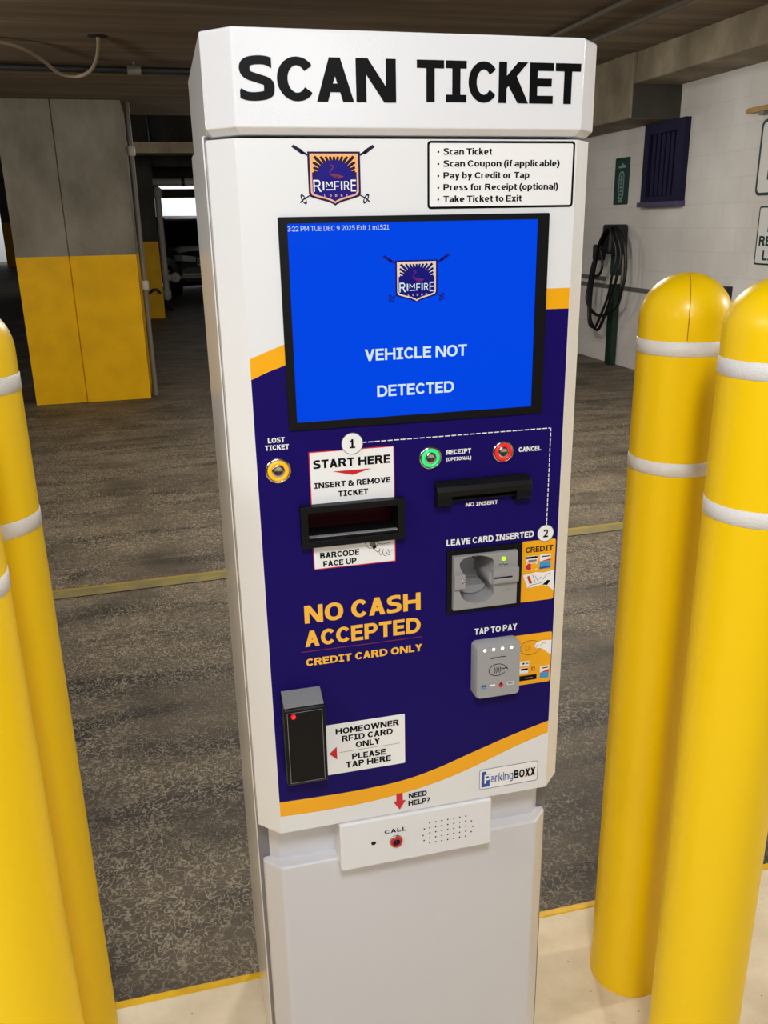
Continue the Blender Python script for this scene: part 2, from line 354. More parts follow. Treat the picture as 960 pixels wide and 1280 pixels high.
def glyph(ch, a, b, serif=True):
    """pieces (convex quads) and width, cap height 1, pen a wide and b high"""
    q = []; X = .76; clip = None
    def R_(x0, y0, x1, y1): q.append(rect(x0, y0, x1, y1))
    def dq(x0, y0, x1, y1, w): q.append([(x0, y0), (x0 + w, y0), (x1 + w, y1), (x1, y1)])   # leaning bar between two heights
    def st(p, closed=False): q.extend(stroke(p, a, b, closed))
    def bowl(x0, x1, y0, y1, left=False):
        ry = (y1 - y0) / 2 - b / 2; cy = (y0 + y1) / 2
        if not left:
            xc = max(x0, x1 - a / 2 - ry * 1.05); st([(x0, y1 - b / 2)] + arc(xc, cy, x1 - a / 2 - xc, ry, 90, -90) + [(x0, y0 + b / 2)])
        else:
            xc = min(x1, x0 + a / 2 + ry * 1.05); st([(x1, y1 - b / 2)] + arc(xc, cy, xc - x0 - a / 2, ry, 90, 270) + [(x1, y0 + b / 2)])
    W = ADV.get(ch) or LOW.get(ch) or .80
    if a < .16:
        if ch == 'I': W = .66 if serif else a
    d = a * 1.06
    if ch == 'A':
        dq(0, 0, W / 2 - d / 2, 1, d); q.append([(W - d, 0), (W, 0), (W / 2 + d / 2, 1), (W / 2 - d / 2, 1)]); R_(W * .2, .22, W * .8, .22 + b)
    elif ch == 'B': R_(0, 0, a, 1); bowl(a * .5, W - .05, .48, 1); bowl(a * .5, W, 0, .56)
    elif ch == 'C': st(arc(.54 * W, .5, .54 * W - a / 2, .5 - b / 2, 37, 323, 22)); clip = (-1, W * .94)
    elif ch == 'D': R_(0, 0, a, 1); bowl(a * .5, W, 0, 1)
    elif ch == 'E': R_(0, 0, a, 1); R_(a, 0, W, b); R_(a, .5 - b / 2 + .02, W * .93, .5 + b / 2 + .02); R_(a, 1 - b, W, 1)
    elif ch == 'F': R_(0, 0, a, 1); R_(a, .44 - b / 2, W * .92, .44 + b / 2); R_(a, 1 - b, W, 1)
    elif ch == 'G': st(arc(.54 * W, .5, .54 * W - a / 2, .5 - b / 2, 45, 318, 22)); clip = (-1, W); R_(W - a, .08, W, .52); R_(.56 * W, .52 - b, W - a, .52)
    elif ch == 'H': R_(0, 0, a, 1); R_(W - a, 0, W, 1); R_(a, .52 - b / 2, W - a, .52 + b / 2)
    elif ch == 'I':
        if serif: R_(W / 2 - a / 2, 0, W / 2 + a / 2, 1); R_(0, 0, W, b * .95); R_(0, 1 - b * .95, W, 1)
        else: R_(0, 0, a, 1); W = a
    elif ch == 'J': st([(W - a / 2, 1), (W - a / 2, .3)] + arc(W * .42, .3, W - a / 2 - W * .42, .3 - b / 2, 0, -100)); R_(W * .2, 1 - b, W, 1)
    elif ch == 'K':
        R_(0, 0, a, 1); e = a * 1.28; q.append([(a, .36), (a, .36 + e * .9), (W - e * .98, 1), (W, 1)]); q.append([(W - e * .95, 0), (W + .03, 0), (a + e * .75 + .02, .74), (a + .0, .50)])
    elif ch == 'L': R_(0, 0, a, 1); R_(a, 0, W, b)
    elif ch == 'M':
        R_(0, 0, a, 1); R_(W - a, 0, W, 1); e = a * 1.0; q.append([(0, 1), (W / 2 - e / 2, .22), (W / 2 + e / 2, .22), (e * 1.1, 1)]); q.append([(W - e * 1.1, 1), (W / 2 - e / 2, .22), (W / 2 + e / 2, .22), (W, 1)])
    elif ch == 'N': R_(0, 0, a, 1); R_(W - a, 0, W, 1); e = a * 1.18; q.append([(0, 1), (W - e, 0), (W, 0), (e, 1)])
    elif ch in 'O0':
        if ch == '0': W = .80
        pts = []
        for i in range(36):
            t = 2 * PI * i / 36; c, s_ = math.cos(t), math.sin(t); k = 2 / 2.25
            pts.append((W / 2 + (W / 2 - a / 2) * math.copysign(abs(c) ** k, c), .5 + (.5 - b / 2) * math.copysign(abs(s_) ** k, s_)))
        st(pts, True)
    elif ch == 'P': R_(0, 0, a, 1); bowl(a * .5, W, .36, 1)
    elif ch == 'R': R_(0, 0, a, 1); bowl(a * .5, W - .06, .42, 1); e = a * 1.25; q.append([(W - e + .03, 0), (W + .05, 0), (W * .42 + e, .5), (W * .42, .5)])
    elif ch == 'S':
        st(spline([(W * 1.02, .80), (W * .80, .89), (W * .50, 1 - b / 2), (W * .24, .95 - b / 2), (a * .52, .72), (W * .24, .58), (W * .52, .50), (W * .80, .42), (W - a * .52, .27), (W * .78, .05 + b / 2), (W * .47, b / 2), (W * .18, .11), (-W * .03, .19)], 4)); clip = (.0, W * .93)
    elif ch == 'T': R_(0, 1 - b, W, 1); R_(W / 2 - a / 2, 0, W / 2 + a / 2, 1 - b)
    elif ch == 'U': st([(a / 2, 1), (a / 2, .4)] + arc(W / 2, .4, W / 2 - a / 2, .4 - b / 2, 180, 360) + [(W - a / 2, 1)])
    elif ch == 'V': dq(W / 2 - d / 2, 0, 0, 1, d); dq(W / 2 - d / 2, 0, W - d, 1, d)
    elif ch == 'W':
        for x0, x1 in ((.27, 0), (.27, .5), (.73, .5), (.73, 1)):
            e = d * .95; dq(W * x0 - e / 2, 0, min(max(W * x1 - e / 2, 0), W - e), 1, e)
    elif ch == 'X': e = d * 1.15; dq(0, 0, W - e, 1, e); dq(W - e, 0, 0, 1, e)
    elif ch == 'Y': R_(W / 2 - a / 2, 0, W / 2 + a / 2, .44); e = d * 1.1; dq(W / 2 - a / 2, .42, 0, 1, e); dq(W / 2 + a / 2 - e, .42, W - e, 1, e)
    elif ch == 'Z': R_(0, 1 - b, W, 1); R_(0, 0, W, b); e = d * 1.2; dq(0, b, W - e, 1 - b, e)
    elif ch == '1': W = .66; R_(W / 2 - a / 2, 0, W / 2 + a / 2, 1); R_(0, 0, W, b * .9); R_(W * .05, .78 - b * .3, W / 2, .78 + b * .5)
    elif ch == '2': st(spline([(a * .35, .76), (W * .28, .92 - b / 4), (W * .52, 1 - b / 2), (W * .80, .90 - b / 4), (W - a * .6, .70), (W * .74, .47), (W * .46, .27), (a * .6, .09)], 4)); R_(0, 0, W, b)
    elif ch == '3': st(spline([(a * .3, .84), (W * .45, 1 - b / 2), (W * .82, .88), (W - a * .6, .73), (W * .72, .58), (W * .36, .53)], 4)); st(spline([(W * .36, .53), (W * .75, .48), (W - a / 2, .29), (W * .8, .1), (W * .45, b / 2), (a * .2, .15)], 4))
    elif ch == '5': R_(W * .12, 1 - b, W * .93, 1); R_(W * .12, .5, W * .12 + a * .9, 1); st(spline([(W * .14, .54), (W * .48, .6), (W * .84, .5), (W - a / 2, .31), (W * .8, .1), (W * .42, b / 2), (a * .2, .12)], 4))
    elif ch == '9': st(circ(W / 2, .66, W / 2 - a / 2, .34 - b / 2, 20), True); st(spline([(W - a / 2, .66), (W - a * .6, .35), (W * .66, .1), (W * .2, b / 2)], 4))
    elif ch == '&':
        W = 1.08; st(circ(.40, .75, .23, .25 - b / 2, 20), True); st(spline([(.36, .52), (.16, .42), (a / 2, .27), (.18, .09), (.42, b / 2), (.68, .14), (.84, .36), (.86, .56)], 4)); q.append([(W - .26, 0), (W + .02, 0), (.52, .56), (.30, .56)])
    elif ch == '?': W = .66; st(spline([(a * .3, .84), (W * .42, 1 - b / 2), (W * .82, .88), (W - a * .6, .72), (W * .72, .54), (W * .46, .42), (W * .44, .28)], 4)); R_(W * .44 - a / 2, 0, W * .44 + a / 2, .18)
    elif ch == '(': W = .38; st([(W - (1 - ((t - .4) / .68) ** 2) * (W - a / 2), t) for t in [-.25 + 1.3 * i / 10 for i in range(11)]])
    elif ch == ')': W = .38; st([((1 - ((t - .4) / .68) ** 2) * (W - a / 2), t) for t in [-.25 + 1.3 * i / 10 for i in range(11)]])
    elif ch == ':': W = a; R_(0, .1, a, .1 + b * 1.1); R_(0, .55, a, .55 + b * 1.1)
    elif ch == '*': W = .30; q.extend([[(.15, .42)] + [c0, c1] for c0, c1 in zip(circ(.15, .42, .13, .13, 10), circ(.15, .42, .13, .13, 10)[1:] + circ(.15, .42, .13, .13, 10)[:1])])
    elif ch in LOW:
        if ch == 'o': st(circ(W / 2, X / 2, W / 2 - a / 2, X / 2 - b / 2, 26), True)
        elif ch == 'c': st(arc(.55 * W, X / 2, .55 * W - a / 2, X / 2 - b / 2, 50, 310, 18))
        elif ch == 'e': st(arc(W / 2, X / 2, W / 2 - a / 2, X / 2 - b / 2, -2, 312, 20)); R_(a * .8, X / 2 - b * .45, W - a * .4, X / 2 + b * .35)
        elif ch in 'bdpg':
            right = ch in 'bp'; bowl(a * .5, W, 0, X) if right else bowl(0, W - a * .5, 0, X, True)
            x0 = 0 if right else W - a
            if ch in 'bd': R_(x0, 0, x0 + a, 1.05)
            elif ch == 'p': R_(0, -.28, a, X)
            else: st([(W - a / 2, X), (W - a / 2, -.02)] + arc(W * .55, -.02, W * .45 - a / 2, .26 - b / 2, 0, -130))
        elif ch == 'a': R_(W - a, 0, W, X * .62); st([(a * .3, X - b * .62)] + arc(W * .45, X * .62, W * .55 - a / 2, X * .38 - b / 2, 95, 0)); bowl(0, W - a * .5, 0, X * .60, True)
        elif ch == 'f': R_(.1, 0, .1 + a, .85); st([(.1 + a / 2, .8)] + arc(.1 + a / 2 + .2, .8, .2, .25 - b / 2, 180, 90) + [(W + .04, 1.05 - b / 2)]); R_(0, X - b, W, X)
        elif ch == 'i': W = a; R_(0, 0, a, X); R_(0, .86, a, 1.04)
        elif ch == 'l': W = a; R_(0, 0, a, 1.05)
        elif ch == 'k': R_(0, 0, a, 1.05); e = a * 1.2; q.append([(a, .26), (a, .26 + e * .8), (W - e, X), (W, X)]); q.append([(W - e, 0), (W + .02, 0), (a + e * .7 + .02, .54), (a + .0, .36)])
        elif ch in 'nmr':
            R_(0, 0, a, X); ws = [(0, W)] if ch != 'm' else [(0, (W + a) / 2), ((W - a) / 2, W)]
            for x0, x1 in ws:
                p = [(x0 + a / 2, X * .6)] + arc((x0 + x1) / 2, X * .62, (x1 - x0) / 2 - a / 2, X * .38 - b / 2, 180, 0 if ch != 'r' else 60)
                st(p + ([(x1 - a / 2, 0)] if ch != 'r' else []))
        elif ch == 'u': R_(W - a, 0, W, X); st([(a / 2, X), (a / 2, X * .4)] + arc(W / 2, X * .38, W / 2 - a / 2, X * .38 - b / 2, 180, 360))
        elif ch == 's': st(spline([(W - a * .5, X * .82), (W * .5, X - b / 2), (W * .15 + a * .2, X * .76), (W * .35, X * .57), (W * .7, X * .43), (W - a * .55, X * .24), (W * .5, b / 2), (a * .4, X * .17)], 4))
        elif ch == 't': R_(.1, .14, .1 + a, .95); R_(0, X - b, W, X); st([(.1 + a / 2, .2)] + arc(.1 + a / 2 + .16, .2, .16, .2 - b / 2, 180, 270, 6) + [(W, b / 2)])
        elif ch == 'x': e = d * 1.1; dq(0, 0, W - e, X, e); dq(W - e, 0, 0, X, e)
        elif ch == 'y': dq(W / 2 - d / 2 - .14, -.28, W - d, X, d); dq(W / 2 - d / 2, 0, 0, X, d)
    if clip:
        out = []
        for p in q:
            for lim, sg in ((clip[0], 1), (clip[1], -1)):
                if ch == 'S' and sg * (sum(y for _, y in p) / len(p) - .5) > -.12: continue
                r_ = []
                for i in range(len(p)):
                    (x0, y0), (x1, y1) = p[i - 1], p[i]; i0, i1 = (x0 - lim) * sg >= 0, (x1 - lim) * sg >= 0
                    if i0 != i1: t = (lim - x0) / (x1 - x0); r_.append((lim, y0 + t * (y1 - y0)))
                    if i1: r_.append((x1, y1))
                p = r_
            if len(p) > 2: out.append(p)
        q = out
    return q, W
def text(mb, fr, s, x0, x1, z, cap, d, m, a=.275, b=.21, gap=.10, space=.36, serif=True):
    """one line of lettering fitted between x0 and x1, base line z"""
    pieces = []; x = 0
    for i, ch in enumerate(s):
        if ch == ' ': x += space; continue
        g, W = glyph(ch, a, b, serif)
        for p in g: pieces.append([(x + u, v) for u, v in p])
        x += W + gap
    total = x - gap; k = (x1 - x0) / total if x1 else cap
    for pi, p in enumerate(pieces):
        pts = [(x0 + u * k, z + v * cap) for u, v in p]
        ar = sum(pts[i][0] * pts[(i + 1) % len(pts)][1] - pts[(i + 1) % len(pts)][0] * pts[i][1] for i in range(len(pts)))
        if ar < 0: pts = pts[::-1]
        mb.add([fr(u, v, d + (pi % 40) * 4e-6) for u, v in pts], [tuple(range(len(pts)))], m)
def line(mb, fr, pts, w_, d, m):
    for i, p in enumerate(stroke(pts, w_, w_)):
        mb.add([fr(u, v, d + (i % 8) * 3e-6) for u, v in p], [(0, 1, 2, 3)], m)

# ---------------------------------------------------------------- the garage
def slab(name, a, b, m, kind='structure', bevel=0):
    mb = MB(); mb.box(a, b, m); return mb.build(name, kind=kind, bevel=bevel)
slab('floor', (-16, -8, -0.2), (6, 52, 0), 'driveway_concrete')
slab('wall_right', (4.678, -8, 0), (4.95, 27, 3.6), 'painted_block_wall')
slab('wall_left', (-16.2, -8, 0), (-16, 52, 3.6), 'dark_concrete')
slab('wall_front', (-16, -8.2, 0), (6, -8, 3.6), 'column_concrete')
slab('wall_back', (-16, 50, 0), (0, 50.2, 3.6), 'back_white')
slab('wall_back.001', (0.16, 27, 0), (6, 27.2, 3.6), 'back_white')
slab('ceiling', (-16, -8, 2.5), (2.6, 9.15, 2.75), 'board_formed_ceiling')
slab('ceiling.001', (2.6, -8, 2.87), (4.95, 9.15, 3.05), 'board_formed_ceiling')
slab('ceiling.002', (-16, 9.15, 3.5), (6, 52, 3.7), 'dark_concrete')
slab('trim_1', (4.21, -8, 2.62), (4.68, 7.6, 2.88), 'beam_concrete', bevel=0.015)
slab('trim_2', (4.18, 7.6, 2.34), (4.68, 27, 2.88), 'beam_concrete', bevel=0.015)
slab('trim_3', (-4, 12.1, 2.39), (4.6, 12.5, 2.52), 'beam_concrete')
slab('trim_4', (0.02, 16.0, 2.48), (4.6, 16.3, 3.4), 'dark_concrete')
slab('trim_shade', (4.20, 7.585, 2.345), (4.67, 7.6, 2.62), 'dark_concrete')  # thin dark slab imitating the shade on the beam's end face
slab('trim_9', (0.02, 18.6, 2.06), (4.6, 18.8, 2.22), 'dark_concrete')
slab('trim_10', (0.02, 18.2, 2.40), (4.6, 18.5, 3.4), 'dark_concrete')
# the raised island under the kiosk with its yellow painted edge
mb = MB(); mb.box((-3, -2.5, 0), (3, 1.326, 0.10), 'island_concrete'); mb.build('trim_5', kind='structure', bevel=0.006)
mb = MB(); mb.box((-3, 1.316, 0.0), (3, 1.336, 0.1015), 'kerb_yellow'); mb.build('trim_6', kind='structure', bevel=0.005)
mb = MB(); mb.add([(-6, 3.38, .003), (4.6, 3.76, .003), (4.6, 3.86, .003), (-6, 3.48, .003)], [(0, 1, 2, 3)], 'worn_yellow_paint')
mb.add([(-6, 3.455, .0034), (4.6, 3.835, .0034), (4.6, 3.86, .0034), (-6, 3.48, .0034)], [(0, 1, 2, 3)], 'faded_yellow'); mb.build('trim_7', kind='structure')

# ---------------------------------------------------------------- concrete columns with yellow feet
def column(root, x0, x1, y0, y1, top, paint, seam=None, body='column_concrete'):
    for part, z0, z1, m, e in (('shaft', paint, top, body, 0), ('painted_base', 0.0, paint, 'column_yellow', .001)):
        pts = [(x0 - e, y0 - e)]
        if seam: pts += [(seam - .006, y0 - e), (seam, y0 + .014), (seam + .006, y0 - e)]
        pts += [(x1 + e, y0 - e), (x1 + e, y1 + e), (x0 - e, y1 + e)]
        c = MB(); c.plan(pts, z0, z1, m); c.build(part, root, bevel=.012 if not seam else 0)
    return root
c1 = empty('concrete_column', (-.69, 8.6, 0), 'nearest wide bare concrete column with mustard yellow lower half and a vertical seam', 'column')
column(c1, -1.19, -.2, 8.15, 9.15, 2.5, 1.27, -.757)
cd = MB(); cd.tube([(-.155, 8.30, .0), (-.155, 8.30, 2.5)], .022, 'pipe_grey'); cdo = cd.build('conduit', c1)
for zz in (2.12, 1.0):
    k = MB(); k.lathe(lambda u, v, d: (u, v, d), (-.155, 8.30), [(.03, zz - .04), (.036, zz - .03), (.036, zz + .03), (.03, zz + .04)], 'pipe_white', 14); k.build('coupling', cdo)
c2 = empty('concrete_column', (-.55, 16.2, 0), 'far dim concrete column with yellow foot seen just right of the wide nearest column', 'column')
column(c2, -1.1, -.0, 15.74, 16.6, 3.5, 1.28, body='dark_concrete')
k = MB(); k.tube([(-.22, 15.73, .44), (-.22, 15.66, .44), (-.16, 15.64, .50), (-.10, 15.64, .50), (-.05, 15.66, .44), (-.05, 15.73, .44)], .02, 'pipe_dark'); k.build('bracket', c2)
c3 = empty('concrete_column', (-6.0, 42.5, 0), 'most distant yellow footed column at the left edge of the photo', 'column')
column(c3, -6.5, -5.2, 42, 43, 3.5, 1.85)

# ---------------------------------------------------------------- pipes and cable under the ceiling
mb = MB(); mb.tube([(-6, 6.22, 2.45), (.55, 6.36, 2.45)], .022, 'pipe_dark', 12)
pp = mb.build('ceiling_pipe'); tag(pp, 'thin dark conduit pipe running across under the board formed ceiling at upper left', 'pipe')
k = MB(); k.tube([(-.09, 6.345, 2.45), (-.005, 6.347, 2.45)], .03, 'pipe_grey', 12); k.box((-.052, 6.342, 2.45), (-.044, 6.35, 2.5), 'pipe_grey'); k.build('coupling', pp)
cab = [(-1.6, 5.2, 2.49), (-1.0, 5.55, 2.485), (-.743, 5.70, 2.478), (-.635, 5.83, 2.465), (-.565, 6.10, 2.45), (-.50, 6.26, 2.41), (-.40, 6.30, 2.40), (-.31, 6.2, 2.42), (-.255, 5.98, 2.455), (-.222, 5.66, 2.48), (-.22, 5.58, 2.50)]
mb = MB(); mb.tube(spline(cab, 5), .011, 'cable_tan', 8)
cb = mb.build('ceiling_cable'); tag(cb, 'tan cable looping down from a hole in the ceiling past the dark pipe', 'cable')
k = MB(); k.lathe(lambda u, v, d: (u, v, 2.5 - d), (-.22, 5.58), [(.055, 0), (.055, .004), (.03, .005)], 'dark_void', 20); k.build('ceiling_collar', cb)
mb = MB(); mb.tube([(2.56, -6, 2.47), (2.56, 9.1, 2.47)], .018, 'pipe_grey', 10)
tag(mb.build('ceiling_pipe'), 'thin pale conduit along the ceiling step right of the kiosk top', 'pipe')
mb = MB(); mb.tube([(2.30, -6, 2.485), (2.30, 9.1, 2.485)], .012, 'pipe_grey', 10)
tag(mb.build('ceiling_pipe'), 'faint thin conduit on the ceiling left of the ceiling step above the kiosk', 'pipe')
mb = MB(); mb.tube([(-.4, 17.6, 2.30), (4.4, 17.6, 2.30)], .065, 'pipe_white', 16)
hp = mb.build('overhead_pipe'); tag(hp, 'pale horizontal pipe crossing above the dark car far away', 'pipe')
for x in (.55, 2.2):
    k = MB(); k.tube([(x, 17.6, 2.3), (x, 17.6, 3.5)], .012, 'pipe_dark', 8); k.lathe(lambda u, v, d: (x + d, u, v), (17.6, 2.3), [(.075, -.03), (.075, .03)], 'pipe_dark', 16); k.build('hanger', hp)
# the white standpipe beside the far column
sp = empty('standpipe', (.07, 17.3, 0), 'white vertical standpipe with low elbow beside the far yellow footed column', 'pipe')
mb = MB(); mb.tube([(.07, 17.3, .16), (.07, 17.3, 2.2)], .055, 'pipe_white', 14); mb.build('riser', sp)
mb = MB(); mb.lathe(lambda u, v, d: (u, v, d), (.07, 17.3), [(.12, 0), (.12, .03), (.075, .04), (.075, .18), (.06, .2)], 'pipe_dark', 18); mb.build('base_flange', sp)
for z in (.30, 2.1):
    mb = MB(); mb.lathe(lambda u, v, d: (u, v, d), (.07, 17.3), [(.06, z - .08), (.08, z - .07), (.08, z + .07), (.06, z + .08)], 'pipe_white', 16); mb.build('coupling', sp)
mb = MB(); mb.tube([(.07, 17.3, .60), (.20, 17.28, .60), (.25, 17.28, .60)], .06, 'pipe_white', 14); mb.lathe(lambda u, v, d: (u, 17.28 - .09 + d, v), (.25, .60), [(.02, 0), (.07, .02), (.095, .07), (.095, .11), (.07, .16), (.0, .18)], 'pipe_white', 16)
mb.build('elbow', sp)
mb = MB(); mb.tube([(.25, 17.3, .60), (3.0, 17.3, .60)], .026, 'pipe_grey', 10); mb.build('branch_pipe', sp)

# ---------------------------------------------------------------- the parked car far behind
car = empty('parked_car', (1.35, 22.0, 0), 'dark silver car parked in front of the bright far wall, beside the standpipe', 'car')
car.rotation_euler = (0, 0, 0)
HD = math.radians(14)
def cf(l, s_, z):                             # l: back from the front bumper, s_: across, z
    return (1.26 - l * math.sin(HD) + s_ * math.cos(HD), 20.5 + l * math.cos(HD) + s_ * math.sin(HD), z * 1.07)
W2 = .88
prof = [(0.0, .82, .30, .62), (.06, .86, .24, .78), (.30, .88, .22, .93), (.75, .89, .22, 1.02), (1.25, .89, .22, 1.06), (2.3, .89, .22, 1.06), (3.4, .89, .22, 1.06), (4.1, .86, .25, 1.04), (4.4, .80, .34, .95)]
rings = []
for l, hw, z0, z1 in prof:
    rings.append([cf(l, x * hw, z0 + (z1 - z0) * t) for x, t in ((-.92, 0), (.92, 0), (1, .25), (1, .72), (.90, .95), (.6, 1), (-.6, 1), (-.90, .95), (-1, .72), (-1, .25))])
mb = MB(); mb.loft(rings, 'car_paint', smooth=False); mb.build('body', car, bevel=.03)
gl = [(1.15, .80, 1.04, 1.06), (1.85, .68, 1.04, 1.55), (2.2, .66, 1.04, 1.62), (3.4, .64, 1.04, 1.60), (4.0, .66, 1.04, 1.45), (4.35, .70, 1.02, 1.05)]
mb = MB(); mb.loft([[cf(l, x, z) for x, z in ((-.8, z0), (.8, z0), (hw, z1), (-hw, z1))] for l, hw, z0, z1 in gl], 'car_glass'); mb.build('windows', car, bevel=.02)
mb = MB(); mb.loft([[cf(l, x, z) for x, z in ((-hw, z0), (hw, z0), (hw * .95, z0 + .035), (-hw * .95, z0 + .035))] for l, hw, z0 in ((1.85, .66, 1.55), (2.2, .65, 1.62), (3.4, .63, 1.60), (4.0, .62, 1.46))], 'car_paint'); mb.build('roof', car)
for l in (.82, 3.55):
    for s_ in (-1, 1):
        mb = MB(); fr = lambda u, v, d, s_=s_: cf(u, s_ * (.70 + d), v)
        mb.lathe(fr, (l, .33), [(.33, 0), (.345, .03), (.345, .17), (.30, .20), (.24, .2)], 'tyre', 28); wh = mb.build('wheel', car)
        mb = MB(); mb.lathe(fr, (l, .33), [(.235, .19), (.22, .205), (.08, .19), (.05, .21), (.0, .21)], 'wheel_metal', 24); mb.build('hub', wh)
for s_ in (-1, 1):
    mb = MB(); mb.loft([[cf(l, s_ * x, z) for x, z in ((w0, .72), (w1, .74), (w1, .86), (w0, .82))] for l, w0, w1 in ((-.01, .50, .80), (.20, .50, .885), (.42, .7, .89))], 'car_lamp'); mb.build('headlight', car, bevel=.01)
mb = MB()
for z in (.66, .72, .78): mb.loft([[cf(l, x, zz) for l, zz in ((-.03, z - .02), (.03, z - .02), (.03, z + .02), (-.03, z + .02))] for x in (-.48, .48)], 'car_lamp')
mb.loft([[cf(l, x, zz) for l, zz in ((-.015, .60), (.05, .60), (.05, .84), (-.015, .84))] for x in (-.5, .5)], 'car_trim'); mb.build('grille', car)
mb = MB(); mb.loft([[cf(l, x, zz) for l, zz in ((-.04, .30), (.05, .28), (.05, .46), (-.04, .44))] for x in (-.8, .8)], 'car_trim'); bpz = mb.build('bumper', car, bevel=.02)
mb = MB(); mb.loft([[cf(l, x, zz) for l, zz in ((-.05, .45), (.03, .45), (.03, .49), (-.05, .49))] for x in (-.84, .84)], 'car_lamp'); mb.build('chrome_strip', bpz)

# ---------------------------------------------------------------- things on the white block wall at the right
XW = 4.678
def fw(u, v, d): return (XW - d, -u, v)        # u = -y so that writing reads left to right
# dark navy louvred panel
lv = empty('louvre_panel', (XW, 7.77, 1.63), 'dark navy framed panel of vertical slats high on the white wall', 'louvre')
u0, u1, z0, z1 = -8.08, -7.40, 1.64, 2.34
mb = MB(); mb.extr(fw, rect(u0 + .02, z0 + .02, u1 - .02, z1 - .02), 0, .012, 'louvre_dark'); mb.build('backing', lv)
mb = MB()
for r_ in (rect(u0, z0, u0 + .09, z1), rect(u1 - .09, z0, u1, z1), rect(u0 + .09, z1 - .10, u1 - .09, z1), rect(u0 + .09, z0, u1 - .09, z0 + .05)): mb.extr(fw, r_, 0, .06, 'louvre_navy')
mb.build('frame', lv, bevel=.004)
for i in range(7):
    mb = MB(); u = u0 + .115 + i * .079; mb.extr(fw, rect(u, z0 + .05, u + .05, z1 - .1), .012, .035, 'louvre_navy'); mb.build('slat', lv, bevel=.004)
mb = MB(); mb.extr(fw, rect(u0 - .01, z0 - .045, u1 + .01, z0), 0, .09, 'louvre_sill'); mb.build('sill', lv, bevel=.004)
# green sign with pale writing up its length
gs = empty('green_sign', (XW, 8.57, 1.63), 'narrow dark green upright sign with pale emblem on the white wall', 'sign')
mb = MB(); mb.extr(fw, rrect(-8.716, 1.632, -8.425, 2.084, .015), 0, .008, 'sign_green'); gp = mb.build('sign_panel', gs)
mb = MB(); c = -8.57
mb.strip(fw, rrect(c - .055, 1.68, c + .055, 1.955, .05), rrect(c - .038, 1.70, c + .038, 1.938, .036), .0085, 'sign_pale')
mb.poly(fw, [(c - .075, 1.985), (c + .075, 1.985), (c + .07, 2.01), (c + .03, 2.012), (c + .012, 2.035), (c - .02, 2.01), (c - .07, 2.005)], .0085, 'sign_pale')
for i, zz in enumerate((1.72, 1.755, 1.79, 1.825, 1.86)): mb.poly(fw, rect(c - .024 + .006 * (i % 2), zz, c + .02 + .004 * (i % 3), zz + .02), .0086, 'sign_pale')
mb.poly(fw, circ(c, 1.90, .02), .0086, 'sign_pale'); mb.poly(fw, rect(c - .05, 1.655, c + .03, 1.676), .0086, 'sign_pale')
mb.build('emblem', gp)
# two white signs cut by the photo's right edge
ws = empty('white_sign', (XW, 6.0, 1.64), 'upper white sign with rounded dark border at right edge of photo', 'sign')
mb = MB(); mb.extr(fw, rrect(-6.40, 1.645, -5.75, 2.205, .05), 0, .006, 'sign_white'); p_ = mb.build('sign_panel', ws)
mb = MB(); mb.strip(fw, rrect(-6.40, 1.645, -5.75, 2.205, .05), rrect(-6.378, 1.667, -5.772, 2.183, .035), .0065, 'sign_border')
for z, h in ((2.03, .07), (1.90, .05), (1.76, .07)): mb.poly(fw, rect(-6.27, z, -6.22, z + h), .0065, 'sign_border'); mb.poly(fw, circ(-6.19, z + h / 2, .04), .0065, 'sign_border')
mb.build('border', p_)
ws2 = empty('white_sign', (XW, 6.0, 1.12), 'lower white sign with dark block lettering at right edge above the front right bollard', 'sign')
mb = MB(); mb.extr(fw, rrect(-6.315, 1.12, -5.75, 1.565, .02), 0, .006, 'sign_white'); p_ = mb.build('sign_panel', ws2)
mb = MB(); mb.strip(fw, rrect(-6.315, 1.12, -5.75, 1.565, .02), rrect(-6.303, 1.132, -5.762, 1.553, .014), .0065, 'sign_border')
mb.poly(fw, rect(-6.19, 1.44, -6.03, 1.53), .0065, 'sign_border'); mb.poly(fw, rect(-6.19, 1.37, -6.03, 1.42), .0065, 'sign_border')
text(mb, fw, 'RES', -6.28, -6.06, 1.265, .075, .0065, 'sign_border'); text(mb, fw, 'LI', -6.22, -6.10, 1.155, .075, .0065, 'sign_border')
mb.build('lettering', p_)
wd = empty('wooden_strip', (XW, 6.3, 2.25), 'short wooden strip on a small bracket above the white signs', 'wood')
mb = MB(); mb.extr(fw, [(-6.56, 2.262), (-5.9, 2.262), (-5.9, 2.305), (-6.54, 2.30), (-6.56, 2.29)], .03, .055, 'wood'); mb.build('strip', wd, bevel=.004)
mb = MB(); mb.extr(fw, rect(-6.40, 2.235, -6.34, 2.27), 0, .05, 'pipe_grey'); mb.build('bracket', wd)
# rails / conduits on the wall and the small box at their end
mb = MB(); mb.extr(fw, rect(-12.0, .785, -6.70, .825), 0, .016, 'rail_grey'); ra = mb.build('wall_rail', bevel=.004); tag(ra, 'long grey rail low on the white wall running behind the black cable coil', 'rail')
mb = MB(); mb.extr(fw, rect(-12.0, .862, -8.78, .902), 0, .016, 'rail_grey'); ra = mb.build('wall_rail', bevel=.004); tag(ra, 'short upper grey rail on the white wall ending behind the black cable coil', 'rail')
mb = MB(); mb.extr(fw, rect(-6.70, .80, -6.56, .93), 0, .07, 'charger_black'); jb = mb.build('junction_box', bevel=.006); tag(jb, 'small black box at the end of the wall rail, peeking between the right bollards', 'box')
k = MB(); k.extr(fw, rrect(-6.68, .815, -6.58, .915, .01), .07, .076, 'charger_grey'); k.build('cover', jb)
